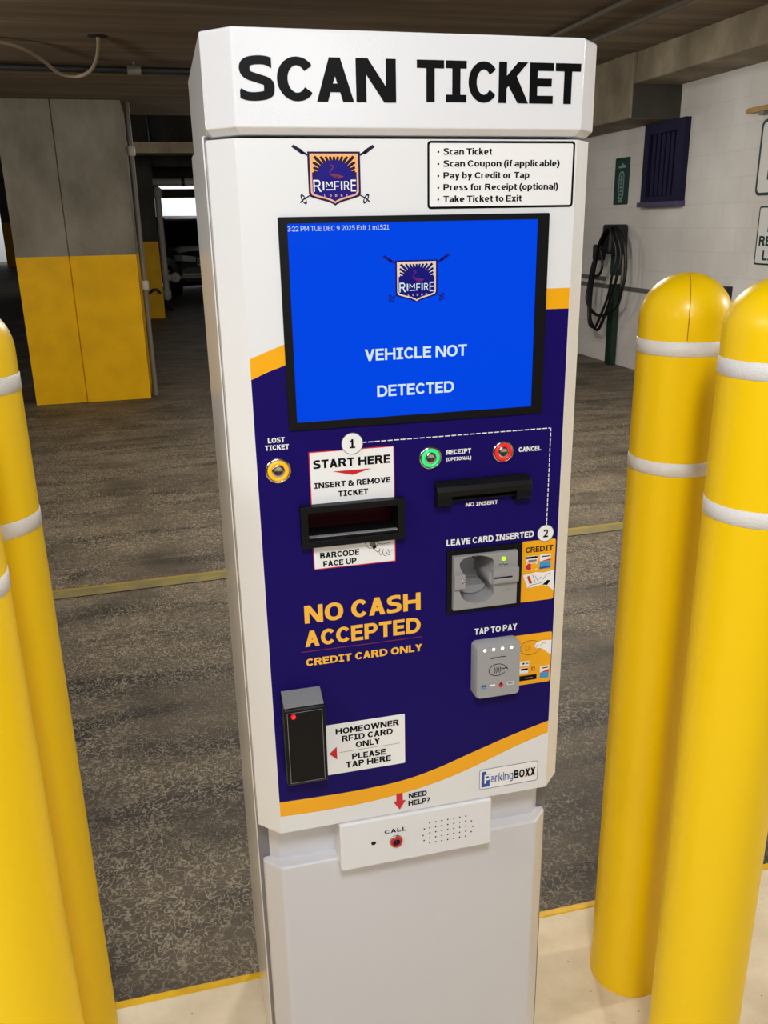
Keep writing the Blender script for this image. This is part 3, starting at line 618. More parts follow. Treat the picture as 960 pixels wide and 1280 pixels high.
# charging post with coiled black cable
ev = empty('charging_post', (4.62, 8.5, 0), 'dark green post on the wall carrying a black charger and coiled cable', 'charger')
fe = lambda u, v, d: (4.66 - d, -u, v)
mb = MB(); mb.extr(fe, rect(-8.56, 0, -8.44, .845), 0, .06, 'post_green'); mb.extr(fe, rect(-8.56, .93, -8.44, 1.2), 0, .06, 'post_green'); mb.build('post', ev, bevel=.005)
mb = MB(); mb.extr(fe, rect(-8.565, .845, -8.435, .93), 0, .062, 'pipe_white'); mb.build('clamp', ev, bevel=.004)
mb = MB(); mb.extr(fe, rrect(-8.66, 1.15, -8.36, 1.44, .04), 0, .12, 'charger_black'); ch = mb.build('charger_body', ev, bevel=.012)
mb = MB(); mb.extr(fe, rrect(-8.50, 1.17, -8.455, 1.42, .015), .12, .127, 'charger_grey'); mb.build('stripe', ch)
mb = MB(); mb.extr(fe, rrect(-8.76, 1.08, -8.60, 1.24, .03), .10, .17, 'charger_black'); mb.build('plug_holster', ch, bevel=.012)
LA = [(8.52, 1.413), (8.317, 1.397), (8.168, 1.252), (8.13, .983), (8.166, .784), (8.275, .616), (8.504, .522), (8.759, .524), (8.906, .65), (8.909, .821), (8.806, 1.036), (8.701, 1.203), (8.629, 1.325)]
LB = [(8.641, 1.285), (8.72, 1.08), (8.779, .828), (8.802, .572), (8.747, .431), (8.626, .358), (8.51, .429), (8.399, .647), (8.248, .898), (8.216, 1.135), (8.275, 1.328), (8.42, 1.42)]
LC = [(8.607, 1.2), (8.539, 1.046), (8.578, .946), (8.699, .916), (8.743, .972), (8.69, 1.122)]
LD = [(8.60, 1.25), (8.68, 1.05), (8.745, .80), (8.76, .55), (8.70, .41), (8.60, .39), (8.50, .47), (8.36, .72), (8.26, .95), (8.24, 1.15), (8.30, 1.33), (8.45, 1.41)]
for i, (L_, r_) in enumerate(((LA, .017), (LB, .017), (LC, .014), (LD, .014))):
    mb = MB(); mb.tube(spline([(4.535 - .02 * i + .01 * math.sin(3 * j), y, z) for j, (y, z) in enumerate(L_)], 5, True), r_, 'cable_black', 8, True); mb.build('cable_loop', ev)

# ---------------------------------------------------------------- yellow bollards on the island
BR = .0665
def make_bollard():
    root = empty('bollard', (0, 0, 0), '', 'bollard', 'yellow bollards around the pay station')
    zt = 1.306
    prof = [(BR + .0015, 0), (BR + .0015, .01), (BR, .014), (BR, zt - BR * .98)] + [(BR * math.cos(t), zt - BR * .98 + BR * .98 * math.sin(t)) for t in [PI / 2 * i / 14 for i in range(1, 15)]]
    fz = lambda u, v, d: (u, v, d)
    mb = MB(); mb.lathe(fz, (0, 0), prof[:-1] + [(.0008, zt)], 'bollard_yellow', 64); mb.build('sleeve', root)
    for zb in (1.202, 1.0225):
        mb = MB(); mb.lathe(fz, (0, 0), [(BR, zb - .0105), (BR + .0009, zb - .010), (BR + .0009, zb + .010), (BR, zb + .0105)], 'reflective_tape', 64)
        mb.f.pop(); mb.m.pop(); mb.sm.pop()
        mb.build('reflective_band', root)
    mb = MB(); th = math.radians(-118)
    pts = [((r_ + .0002) * math.cos(th), (r_ + .0002) * math.sin(th), z_) for r_, z_ in [(BR, 1.215), (BR, zt - BR * .98)] + prof[4:-1]]
    mb.tube(pts, .0007, 'bollard_seam', 6); mb.build('mould_seam', root)
    return root
def copy_tree(o, parent=None):
    c = o.copy(); COL.objects.link(c); c.parent = parent
    for h in list(o.children): copy_tree(h, c)
    return c
spots = [((.750, 1.158), 0, 0.0, 'rear of the two right yellow bollards, its whole dome seen beside the kiosk'),
         ((.717, .905), 25, 0.008, 'front of the two right yellow bollards, cut by the right edge of the photo'),
         ((-.252, 1.158), -10, 0.0, 'rear of the two left yellow bollards, its dome at the left edge of the photo'),
         ((-.2586, .935), 40, 0.0, 'front of the two left yellow bollards, its top outside the photo')]
pb = make_bollard()
for i, ((x, y), a_, dz, lab) in enumerate(spots):
    o = pb if i == 0 else copy_tree(pb)
    o.location = (x, y, .10); o.rotation_euler.z = math.radians(a_); o['label'] = lab
    if dz: o.scale.z = 1 + dz / 1.295

# ---------------------------------------------------------------- the pay station
K = empty('pay_station', (.287, 1.18, .10), 'tall white and navy parking pay station with a blue screen, standing on the concrete island', 'kiosk')
def fz(u, v, d): return (u, 1.0 - d, v + CAMZ)          # u across the face, v height from camera level, d out of the face
def ff(y0):
    return lambda u, v, d: (u, y0 - d, v + CAMZ)
def plan8(x0, x1, yf, yb, c): return [(x0 + c, yf), (x1 - c, yf), (x1, yf + c), (x1, yb), (x0, yb), (x0, yf + c)]
def put(mb, name, parent=K, bevel=0, **k): return mb.build(name, parent, bevel=bevel, **k)
zc = CAMZ
mb = MB(); mb.plan(plan8(.0645, .5085, 1.024, 1.059, .025), .10, zc - .880, 'pedestal_white'); put(mb, 'pedestal', bevel=.004)
mb = MB(); mb.plan(plan8(.0645, .5085, 1.045, 1.070, .024), zc - .882, zc - .79, 'pedestal_white'); put(mb, 'neck')
mb = MB(); mb.plan([(.0585, 1.064), (.5150, 1.064), (.5150, 1.375), (.0585, 1.375)], .10, zc + .098, 'white_paint'); put(mb, 'housing', bevel=.002)
mb = MB(); mb.plan([(.0600, 1.058), (.5135, 1.058), (.5135, 1.070), (.0600, 1.070)], .102, zc + .096, 'grey_line'); put(mb, 'seam_gasket')
mb = MB(); P_ = plan8(.0605, .513, 1.0, 1.056, .028); z0_, z1_ = -.80, .0898; n = len(P_)
HOLES = [(.3342, -.4882, .4236, -.4124), (.1462, -.3695, .2600, -.3330)]
def holed(mb, fr, outer, holes, d, m):
    loops = [outer] + [rect(*h) for h in holes]; allp = [q for l in loops for q in l]; fs = []
    for t in tessellate_polygon([[Vector((a_, b_, 0)) for a_, b_ in l] for l in loops]):
        (ax, ay), (bx, by), (cx, cy) = (allp[j] for j in t)
        fs.append(tuple(t) if (bx - ax) * (cy - ay) - (cx - ax) * (by - ay) > 0 else tuple(t)[::-1])
    mb.add([fr(a_, b_, d) for a_, b_ in allp], fs, m)
vs = [(x, y, z + zc) for z in (z0_, z1_) for x, y in P_]
mb.add(vs, [(i, (i + 1) % n, n + (i + 1) % n, n + i) for i in range(1, n)] + [tuple(range(n))[::-1], tuple(range(n, 2 * n))], 'door_white')
holed(mb, fz, rect(P_[0][0], z0_, P_[1][0], z1_), HOLES, 0, 'door_white'); put(mb, 'door')
# head with bevelled lower edge
hp_ = lambda e, z: [(x, y, z) for x, y in plan8(.0608 + e, .5162 - e, .995 + e, 1.345 - e, .030 - e * .4)]
mb = MB(); mb.loft([hp_(.007, zc + .0935), hp_(0, zc + .1005), hp_(0, zc + .193), hp_(.0015, zc + .195)], 'white_paint'); put(mb, 'header', bevel=.0015)
fh = ff(.995)
mb = MB()
text(mb, fh, 'SCAN', .0972, .2655, .1256, .0428, .0004, 'print_black', .265, .195, gap=.06)
put(mb, 'header_lettering'); mb = MB()
text(mb, fh, 'TICKET', .2890, .4826, .1268, .0416, .0004, 'print_black', .265, .195, gap=.06)
put(mb, 'header_lettering')

# printed colour fields of the door
E1, E2, E3, E4 = .0003, .0005, .0007, .0009
xl, xr = .0892, .4842
up = spline([(xl, -.168), (.11, -.1595), (.128, -.1535), (.17, -.139), (.25, -.120), (.34, -.107), (.42, -.1025), (xr, -.1022)], 6)
upw = spline([(xl, -.1438), (.11, -.136), (.128, -.1297), (.17, -.115), (.25, -.096), (.34, -.083), (.42, -.0782), (xr, -.0775)], 6)
lo = spline([(xl, -.7488), (.145, -.7502), (.20, -.7505), (.26, -.7472), (.31, -.7375), (.3646, -.7205), (.43, -.7005), (xr, -.6867)], 6)
loy = spline([(xl, -.7722), (.1445, -.7740), (.20, -.7735), (.2528, -.7695), (.31, -.7605), (.365, -.7455), (.43, -.7225), (xr, -.7060)], 6)
mb = MB()
def band(a_, b_, m):
    n = len(a_)
    mb.add([fz(x, z, E1) for x, z in a_] + [fz(x, z, E1) for x, z in b_], [(i, i + 1, n + i + 1, n + i) for i in range(n - 1)], m)
holed(mb, fz, lo + up[::-1], HOLES, E1, 'navy'); band(up, upw, 'orange'); band(loy, lo, 'orange')
put(mb, 'colour_print')

# crest with shield, sun rays, heron and crossed rifles
def crest(mb, fr, cx, zt, s, d, cm, e=.00012):
    C = lambda u, v: (cx + u * s, zt + v * s)
    half = [(1, 0), (1, -1.46), (.94, -1.57), (.8, -1.62), (.5, -1.70), (.27, -1.76), (.1, -1.83), (0, -1.90)]
    loop = [C(u, v) for u, v in half] + [C(-u, v) for u, v in half[-2::-1]]
    loop = loop[::-1]
    ins = lambda k: [(cx + (x - cx) * (1 - k), zt - .9 * s + (z - zt + .9 * s) * (1 - k)) for x, z in loop]
    for sx in (-1, 1):                               # rifles and ski poles crossing behind the shield
        line(mb, fr, [C(sx * 1.0, -.12), C(sx * 1.25, .03)], .075 * s, d, cm['edge'])
        mb.poly(fr, ([C(sx * 1.12, -.08), C(sx * 1.20, -.10), C(sx * 1.58, .16), C(sx * 1.50, .24), C(sx * 1.18, .06)])[::sx], d, cm['edge'])
        line(mb, fr, [C(sx * .92, -1.5), C(sx * 1.2, -1.66)], .045 * s, d, cm['edge'])
        t = math.radians(62 * sx); el_ = [(math.cos(a_) * .20, math.sin(a_) * .085) for a_ in [2 * PI * i / 18 for i in range(18)]]
        rot_ = lambda k: [C(sx * 1.2 + (x * math.cos(t) - y * math.sin(t)) * k, -1.66 + (x * math.sin(t) + y * math.cos(t)) * k) for x, y in el_]
        mb.strip(fr, rot_(1), rot_(.6), d, cm['edge']); line(mb, fr, [C(sx * 1.14, -1.60), C(sx * 1.34, -1.78)], .05 * s, d + e * .3, cm['edge'])
    mb.poly(fr, loop, d + e, cm['edge']); mb.poly(fr, ins(.08), d + 2 * e, cm['line']); mb.poly(fr, ins(.15), d + 3 * e, cm['field'])
    mb.poly(fr, [C(-.86, -.12), C(-.86, -.72), C(.86, -.72), C(.86, -.12)], d + 4 * e, cm['gold'])
    cz = -.88
    for i in range(17):                              # dark rays
        t = math.radians(4 + 172 * i / 16)
        w_ = math.radians(4.1); r0, r1 = .66, 1.04
        lim = min(.82 / max(abs(math.cos(t)), 1e-3), .83 / max(math.sin(t), 1e-3)); r1 = max(.74, lim * .97)
        A_ = lambda r_, a_: C(r_ * math.cos(a_), cz + r_ * .88 * math.sin(a_))
        q_ = [A_(r0, t - w_ * 1.25), A_(r1, t - w_ * .75), A_(r1, t + w_ * .75), A_(r0, t + w_ * 1.25)]
        mb.poly(fr, q_, d + 5 * e, cm['ray'])
    half_sun = [C(.70 * math.cos(a_), cz + .58 * math.sin(a_)) for a_ in [PI * i / 24 for i in range(25)]]
    mb.poly(fr, half_sun + [C(-.70, -1.0), C(.70, -1.0)], d + 6 * e, cm['field'])
    line(mb, fr, spline([C(-.16, -.52), C(-.10, -.47), C(-.03, -.52), C(-.10, -.62), C(-.18, -.72), C(-.12, -.82), C(.05, -.88), C(.26, -.92)], 4), .035 * s, d + 7 * e, cm['bird'])
    mb.poly(fr, [C(-.12, -.76), C(.08, -.79), C(.36, -.86), (C(.2, -.95)), C(-.02, -.92)], d + 7 * e, cm['bird'])
    x = -.82
    for ch, wd_, zb, h in (('R', .29, -1.40, .42), ('I', .06, -1.35, .32), ('M', .26, -1.24, .20), ('F', .19, -1.35, .32), ('I', .06, -1.35, .32), ('R', .20, -1.35, .32), ('E', .20, -1.40, .42)):
        text(mb, fr, ch, cx + x * s, cx + (x + wd_) * s, zt + zb * s, h * s, d + 7 * e, cm['word'], .17 if ch != 'I' else .9, .13, serif=False); x += wd_ + .062
    line(mb, fr, [C(-.34, -1.33), C(-.06, -1.33)], .04 * s, d + 7 * e, cm['word'])
    for i, ch in enumerate('LODGE'):
        u = -.42 + i * .21; text(mb, fr, ch, cx + u * s, cx + (u + .07) * s, zt - 1.58 * s, .09 * s, d + 7 * e, cm['small'], .24, .2)
mb = MB(); crest(mb, fz, .1953, .0768, .0294, E1, dict(edge='crest_dark', line='crest_pink', field='crest_blue', gold='crest_gold', ray='crest_dark', bird='dull_red', word='print_white', small='crest_pink'))
put(mb, 'crest')

# instruction box
ins = K
mb = MB(); o_ = rrect(.3022, .0160, .4824, .0882, .004); i_ = rrect(.3047, .0185, .4799, .0857, .0022)
mb.poly(fz, o_, E1, 'sticker_white'); mb.strip(fz, o_, i_, E2, 'print_black')
for i, (s, xe) in enumerate((('Scan Ticket', .3795), ('Scan Coupon (if applicable)', .4635), ('Pay by Credit or Tap', .4262), ('Press for Receipt (optional)', .4628), ('Take Ticket to Exit', .4173))):
    z = .0735 - i * .01262
    text(mb, fz, s, .3212, xe, z, .0069, E2, 'print_black', .25, .185, gap=.085, space=.30); mb.poly(fz, circ(.3152, z + .0030, .0012, n=12), E2, 'print_black')
put(mb, 'instruction_label')

# display
mb = MB(); o_ = rrect(.1298, -.2305, .4526, .0098, .002); i_ = rrect(.1398, -.2215, .4385, .0028, .001)
mb.strip(fz, o_, i_, .003, 'black_plastic'); n = len(o_)
mb.add([fz(a_, b_, 0) for a_, b_ in o_] + [fz(a_, b_, .003) for a_, b_ in o_], [(i, (i + 1) % n, n + (i + 1) % n, n + i) for i in range(n)], 'black_plastic')
mb.strip(fz, i_, i_, .003, 'black_gloss', .0008)
disp = put(mb, 'display_frame')
mb = MB(); mb.poly(fz, rect(.1395, -.2218, .4390, .0031), .0008, 'screen_blue'); scr = put(mb, 'screen', disp)
mb = MB()
text(mb, fz, 'VEHICLE NOT', .2245, .3517, -.1531, .0137, .0012, 'screen_white', .225, .185)
text(mb, fz, 'DETECTED', .2386, .3356, -.1968, .0137, .0012, 'screen_white', .225, .185)
text(mb, fz, '3:22 PM TUE DEC 9 2025 Exit 1 m1521', .1402, .2563, -.0053, .0052, .0012, 'screen_white', .13, .11, gap=.17, space=.45)
crest(mb, fz, .2887, -.0395, .0256, .0009, dict(edge='screen_navy', line='screen_cream', field='screen_navy', gold='screen_cream', ray='screen_navy', bird='screen_red', word='screen_white', small='screen_cream'), e=.00008)
put(mb, 'screen_picture', disp)

# push buttons
def button(cx, cz, ring, r=.0155, name='push_button'):
    mb = MB(); mb.lathe(fz, (cx, cz), [(r, 0), (r, .0015), (r * .93, .003), (r * .80, .0035), (r * .78, .002)], 'chrome', 40); b_ = put(mb, name)
    mb = MB(); mb.lathe(fz, (cx, cz), [(r * .79, .0020), (r * .77, .0042), (r * .52, .0044), (r * .50, .0030)], ring, 36); put(mb, 'lit_ring', b_)
    mb = MB(); mb.lathe(fz, (cx, cz), [(r * .51, .003), (r * .49, .0042), (r * .30, .0036), (r * .0005, .0030)], 'chrome', 30); put(mb, 'button_cap', b_)
    return b_
button(.1142, -.2786, 'ring_amber', .0160)['label'] = 'amber lit lost ticket button'
button(.3053, -.2782, 'ring_green', .0150)['label'] = 'green lit receipt button'
button(.4022, -.2782, 'ring_red', .0145)['label'] = 'red lit cancel button'
for rows in ([('LOST', .1041, .1242, -.2440, .0062), ('TICKET', .1003, .1287, -.2529, .0062)], [('RECEIPT', .3266, .3592, -.2762, .0062), ('(OPTIONAL)', .3266, .3596, -.2845, .0046)],
             [('CANCEL', .4239, .4549, -.2804, .0064)], [('NO INSERT', .3531, .3971, -.3476, .0054)], [('LEAVE CARD INSERTED', .3274, .4497, -.3992, .0088)], [('TAP TO PAY', .3682, .4301, -.5331, .0094)]):
    mb = MB()
    for t_, a_, b_, z_, h_ in rows: text(mb, fz, t_, a_, b_, z_, h_, E2, 'print_white')
    put(mb, 'white_lettering')
mb = MB()                                            # dashed guide line from step 1 to step 2
x = .218
while x < .467:
    mb.poly(fz, rect(x, -.2524, min(x + .0062, .4680), -.2512), E2, 'print_white'); x += .0082
z = -.2512
while z > -.384:
    mb.poly(fz, rect(.4668, max(z - .0050, -.386), .4680, z), E2, 'print_white'); z -= .0068
put(mb, 'dashed_line')
mb = MB()
text(mb, fz, 'NO CASH', .1369, .2917, -.4850, .0251, E2, 'lettering_gold'); text(mb, fz, 'ACCEPTED', .1360, .2917, -.5183, .0226, E2, 'lettering_gold')
text(mb, fz, 'CREDIT CARD ONLY', .1358, .2937, -.5461, .0106, E2, 'lettering_gold'); mb.poly(fz, rect(.1302, -.5256, .2943, -.5245), E2, 'dull_red')
put(mb, 'gold_lettering')

# ticket sticker, step badges, slot
mb = MB()
for z0_, z1_ in ((-.4122, -.3720), (-.3310, -.2587)):
    mb.poly(fz, rect(.1518, z0_, .2588, z1_), E2, 'sticker_red'); mb.poly(fz, rect(.1531, max(z0_, -.4109), .2575, min(z1_, -.2600)), E3, 'sticker_white')
text(mb, fz, 'START HERE', .1570, .2534, -.2802, .0108, E4, 'print_black'); mb.poly(fz, [(.2054, -.2917), (.2292, -.2853), (.1806, -.2853)], E4, 'sticker_red')
text(mb, fz, 'INSERT & REMOVE', .1570, .2534, -.3054, .0073, E4, 'print_black'); text(mb, fz, 'TICKET', .1866, .2244, -.3180, .0073, E4, 'print_black')
text(mb, fz, 'BARCODE', .1603, .2109, -.3976, .0077, E4, 'print_black'); text(mb, fz, 'FACE UP', .1640, .2070, -.4090, .0077, E4, 'print_black')
hnd = [[(.2185, -.3822), (.2330, -.3812), (.2345, -.3880), (.2240, -.3905), (.2185, -.3822)], [(.2330, -.3830), (.2400, -.3865), (.2470, -.3860), (.2570, -.3850)], [(.2300, -.3895), (.2320, -.3940), (.2345, -.3965), (.2365, -.3960), (.2380, -.3920)],
       [(.2380, -.3920), (.2370, -.3985), (.2395, -.4015), (.2415, -.3965), (.2425, -.3930)], [(.2415, -.3965), (.2425, -.4010), (.2455, -.4030), (.2460, -.3970)], [(.2460, -.3970), (.2485, -.4020), (.2510, -.4010), (.2480, -.3945), (.2500, -.3960), (.2570, -.3965)]]
for h in hnd: line(mb, fz, spline(h, 3), .0006, E4, 'print_black')
mb.poly(fz, [(.2240, -.3830), (.2320, -.3825), (.2330, -.3875), (.2265, -.3890)], E4, 'grey_line'); mb.poly(fz, [(.2275, -.3880), (.2325, -.3868), (.2335, -.3905), (.2295, -.3925)], E4 + .0001, 'print_black')
put(mb, 'start_here_sticker')
for cx, cz, t, r in ((.2059, -.2520, '1', .0128), (.4659, -.3953, '2', .0112)):
    mb = MB(); mb.extr(fz, circ(cx, cz, r, n=36), 0, .0016, 'sticker_white'); mb.strip(fz, circ(cx, cz, r + .0008, n=36), circ(cx, cz, r, n=36), .0015, 'grey_line')
    text(mb, fz, t, cx - .0033, cx + .0035, cz - .0056, .0112, .0020, 'print_black', .24, .18); put(mb, 'step_badge')
mb = MB(); o_ = rect(.1370, -.3785, .2690, -.3250); q_ = rect(.1462, -.3695, .2600, -.3330)
n = 4; O2 = [(a_ * .9925 + .0015, b_) for a_, b_ in o_]
mb.strip(fz, o_, q_, .012, 'black_plastic')
mb.add([fz(a_, b_, 0) for a_, b_ in o_] + [fz(a_, b_, .012) for a_, b_ in o_], [(i, (i + 1) % n, n + (i + 1) % n, n + i) for i in range(n)], 'black_plastic')
mb.strip(fz, q_, rect(.1462, -.3650, .2600, -.3330), .012, 'black_gloss', -.028)
sl = put(mb, 'ticket_slot', bevel=.0008)
mb = MB(); mb.poly(fz, rect(.1462, -.3650, .2600, -.3330), -.0278, 'red_window'); put(mb, 'scanner_window', sl)
mb = MB(); mb.extr(fz, rect(.1462, -.3690, .2600, -.3660), -.012, .0100, 'black_plastic'); mb.extr(fz, rect(.1470, -.3660, .2592, -.3648), .004, .0100, 'grey_texture_plastic'); put(mb, 'ticket_shelf', sl)

# receipt slot: an overhanging black bar on two feet
mb = MB()
def prism_x(x0, x1, sec, m): mb.loft([[(x, 1.0 - d, v + CAMZ) for d, v in sec] for x in (x0, x1)], m)
prism_x(.3096, .4372, [(0, -.3090), (0, -.3275), (.0165, -.3275), (.0185, -.3205), (.0150, -.3140), (.006, -.3092)], 'black_plastic')
rc = put(mb, 'receipt_slot', bevel=.0012)
for x0, x1 in ((.3098, .3300), (.4168, .4370)):
    mb = MB(); prism_x(x0, x1, [(0, -.3270), (0, -.3440), (.010, -.3420), (.0165, -.3380), (.0166, -.3270)], 'black_plastic'); put(mb, 'slot_foot', rc, bevel=.0012)
mb = MB(); mb.poly(fz, rect(.3300, -.3335, .4168, -.3275), .0012, 'dark_void'); mb.extr(fz, rect(.3300, -.3358, .4168, -.3338), 0, .009, 'black_plastic'); put(mb, 'paper_exit', rc)

# chip card reader in its black frame
mb = MB(); o_ = rect(.3276, -.4952, .4326, -.4048); q_ = rect(.3340, -.4885, .4238, -.4122)
mb.strip(fz, o_, q_, .0035, 'black_plastic'); mb.add([fz(a_, b_, 0) for a_, b_ in o_] + [fz(a_, b_, .0035) for a_, b_ in o_], [(i, (i + 1) % 4, 4 + (i + 1) % 4, 4 + i) for i in range(4)], 'black_plastic')
mb.strip(fz, q_, q_, .0035, 'black_gloss', -.003); cr = put(mb, 'card_reader')
HG = spline([(.3432, -.4188), (.3507, -.4131), (.3703, -.4119), (.3879, -.4184), (.3908, -.4287), (.3873, -.4395), (.3841, -.4459), (.3847, -.4528), (.39, -.4602), (.3909, -.4718), (.3826, -.4799), (.3671, -.4825), (.3504, -.477), (.3437, -.4659), (.3436, -.4568), (.3479, -.4506), (.35, -.4419), (.3455, -.4324), (.3422, -.4243)], 4, True)[::-1]
HG = [(.3665 + (x - .3665) * .98, -.4475 + (z + .4475) * .96) for x, z in HG]
mb = MB(); R4 = rect(.3342, -.4882, .4236, -.4124)
tri = tessellate_polygon([[Vector((a_, b_, 0)) for a_, b_ in R4], [Vector((a_, b_, 0)) for a_, b_ in HG]]); allp = R4 + HG
fs = []
for t in tri:
    (ax, ay), (bx, by), (cx, cy) = (allp[j] for j in t); fs.append(tuple(t) if (bx - ax) * (cy - ay) - (cx - ax) * (by - ay) > 0 else tuple(t)[::-1])
mb.add([fz(a_, b_, .010) for a_, b_ in allp], fs, 'grey_plastic')
mb.add([fz(a_, b_, -.003) for a_, b_ in R4] + [fz(a_, b_, .010) for a_, b_ in R4], [(i, (i + 1) % 4, 4 + (i + 1) % 4, 4 + i) for i in range(4)], 'grey_plastic')
n = len(HG); HI = [(.3665 + (x - .3665) * .9, -.4475 + (z + .4475) * .9) for x, z in HG]
mb.add([fz(a_, b_, .010) for a_, b_ in HG] + [fz(a_, b_, -.046) for a_, b_ in HI], [(i, (i + 1) % n, n + (i + 1) % n, n + i) for i in range(n)], 'grey_plastic')
mb.poly(fz, HI, -.046, 'grey_plastic'); bz = put(mb, 'reader_bezel', cr)
mb = MB(); mb.extr(fz, [(x, z) for x, z in HI if z < -.4655], -.046, -.016, 'grey_plastic'); put(mb, 'thumb_step', cr, bevel=.002)
mb = MB(); mb.extr(fz, rect(.3872, -.4535, .4234, -.4335), .009, .0165, 'grey_plastic'); mb.extr(fz, rrect(.3890, -.4500, .4160, -.4440, .002), .0165, .0175, 'terminal_grey'); put(mb, 'card_guide', cr, bevel=.0015)
mb = MB(); mb.poly(fz, rect(.3880, -.4462, .4140, -.4438), .0178, 'dark_void'); put(mb, 'card_slot', cr); mb = MB(); mb.poly(fz, [(.3460, -.4262), (.3690, -.4242), (.3850, -.4400), (.3850, -.4425), (.3690, -.4268), (.3460, -.4275)], -.0450, 'dark_void'); put(mb, 'card_track', cr)
mb = MB(); mb.extr(fz, rect(.3345, -.4568, .3492, -.4365), .009, .0150, 'grey_plastic'); mb.lathe(fz, (.3462, -.4462), [(.0032, .015), (.0028, .0158), (.0, .0145)], 'chrome', 14); put(mb, 'side_guide', cr, bevel=.0015)
mb = MB(); mb.lathe(fz, (.4037, -.4215), [(.0028, .009), (.0027, .0112), (.0014, .0122), (.0, .0124)], 'led_green', 16); put(mb, 'indicator_light', cr)
mb = MB(); line(mb, fz, [(.397, -.4300), (.3990, -.4285), (.4010, -.4303), (.4030, -.4283), (.4050, -.4303), (.4100, -.4297)], .0008, .0102, 'print_black'); put(mb, 'moulded_mark', cr); mb = MB(); line(mb, fz, [(.4040, -.4680), (.4120, -.4655), (.4140, -.4675), (.4160, -.4655)], .0006, .0102, 'grey_line'); put(mb, 'moulded_mark', cr)

# credit sticker with card marks and a hand pushing in a card
mb = MB(); mb.poly(fz, rrect(.4326, -.4932, .4820, -.4046, .003), E2, 'orange'); text(mb, fz, 'CREDIT', .4387, .4782, -.4212, .0080, E3, 'print_black', .25, .19)
mb.poly(fz, rect(.4395, -.4352, .4562, -.4262), E3, 'sticker_white'); mb.poly(fz, rect(.4397, -.4300, .4560, -.4270), E4, 'print_black'); mb.poly(fz, rect(.4430, -.4345, .4550, -.4318), E4, 'grey_line')
mb.poly(fz, rect(.4597, -.4352, .4756, -.4256), E3, 'sticker_white'); mb.poly(fz, [(.4610, -.4352), (.4756, -.4352), (.4756, -.4325)], E4, 'sticker_red'); mb.poly(fz, rect(.4625, -.4295, .4745, -.4280), E4, 'print_black')
mb.poly(fz, rect(.4400, -.4468, .4560, -.4366), E3, 'sticker_white'); mb.poly(fz, circ(.4445, -.4417, .0048), E4, 'sticker_red'); mb.poly(fz, circ(.4515, -.4417, .0048), E4 + .0001, 'orange')
mb.poly(fz, rect(.4597, -.4468, .4760, -.4360), E3, 'sky_blue'); mb.poly(fz, [(.4597, -.4468), (.4760, -.4448), (.4760, -.4430), (.4597, -.4440)], E4, 'maker_blue')
mb.poly(fz, [(.4358, -.4530), (.4560, -.4505), (.4640, -.4525), (.4818, -.4500), (.4818, -.4805), (.4740, -.4740), (.4640, -.4700), (.4434, -.4735)], E3, 'sticker_white')
mb.poly(fz, [(.4420, -.4560), (.4450, -.4545), (.4500, -.4660), (.4460, -.4670)], E4, 'sticker_red'); mb.poly(fz, [(.4650, -.4700), (.4720, -.4640), (.4765, -.4650), (.4720, -.4715)], E4, 'print_black')
line(mb, fz, [(.4540, -.4560), (.4580, -.4640), (.4620, -.4580), (.4660, -.4620), (.4700, -.4560), (.4760, -.4540)], .0006, E4, 'print_black'); line(mb, fz, [(.4434, -.4735), (.4480, -.4690), (.4640, -.4670)], .0006, E4, 'print_black')
line(mb, fz, [(.4500, -.4540), (.4545, -.4660)], .0006, E4, 'print_black')
put(mb, 'credit_sticker')
# tap sticker
mb = MB(); mb.poly(fz, rrect(.4200, -.6215, .4830, -.5430, .003), E2, 'orange')
line(mb, fz, [(.451 + .0150 * math.cos(a_), -.5640 + .0110 * math.sin(a_)) for a_ in [2 * PI * i / 24 for i in range(25)]], .0006, E3, 'crest_dark')
mb.poly(fz, [(.4570, -.5620), (.4600, -.5570), (.4680, -.5550), (.4828, -.5560), (.4828, -.5790), (.4740, -.5720), (.4680, -.5670), (.4590, -.5660)], E4, 'sticker_white')
line(mb, fz, [(.4590, -.5660), (.4610, -.5610), (.4650, -.5640), (.4690, -.5590), (.4730, -.5600)], .0006, E4 + .0001, 'print_black'); line(mb, fz, rect(.4440, -.5680, .4490, -.5610) + [(.4440, -.5680)], .0005, E3, 'crest_dark')
mb.poly(fz, rect(.4300, -.5920, .4500, -.5840), E3, 'sticker_white'); mb.poly(fz, rect(.4400, -.5890, .4430, -.5865), E4, 'print_black'); mb.poly(fz, rect(.4445, -.5890, .4490, -.5870), E4, 'grey_line')
mb.poly(fz, rect(.4300, -.6035, .4490, -.5945), E3, 'sticker_white'); mb.poly(fz, rect(.4380, -.5985, .4485, -.5955), E4, 'print_black'); mb.poly(fz, rect(.4300, -.6150, .4622, -.6070), E3, 'print_black'); mb.poly(fz, rect(.4450, -.6120, .4560, -.6105), E4, 'grey_line')
mb.strip(fz, rect(.4540, -.6010, .4590, -.5950), rect(.4552, -.5998, .4578, -.5962), E3, 'dull_red')
mb.poly(fz, rect(.4670, -.6055, .4805, -.5955), E3, 'sticker_white'); mb.poly(fz, [(.4680, -.6055), (.4805, -.6055), (.4805, -.6015)], E4, 'sticker_red'); mb.poly(fz, rect(.4700, -.5995, .4790, -.5980), E4, 'print_black'); mb.poly(fz, rect(.4672, -.6150, .4807, -.6060), E3, 'sky_blue')
put(mb, 'tap_sticker')
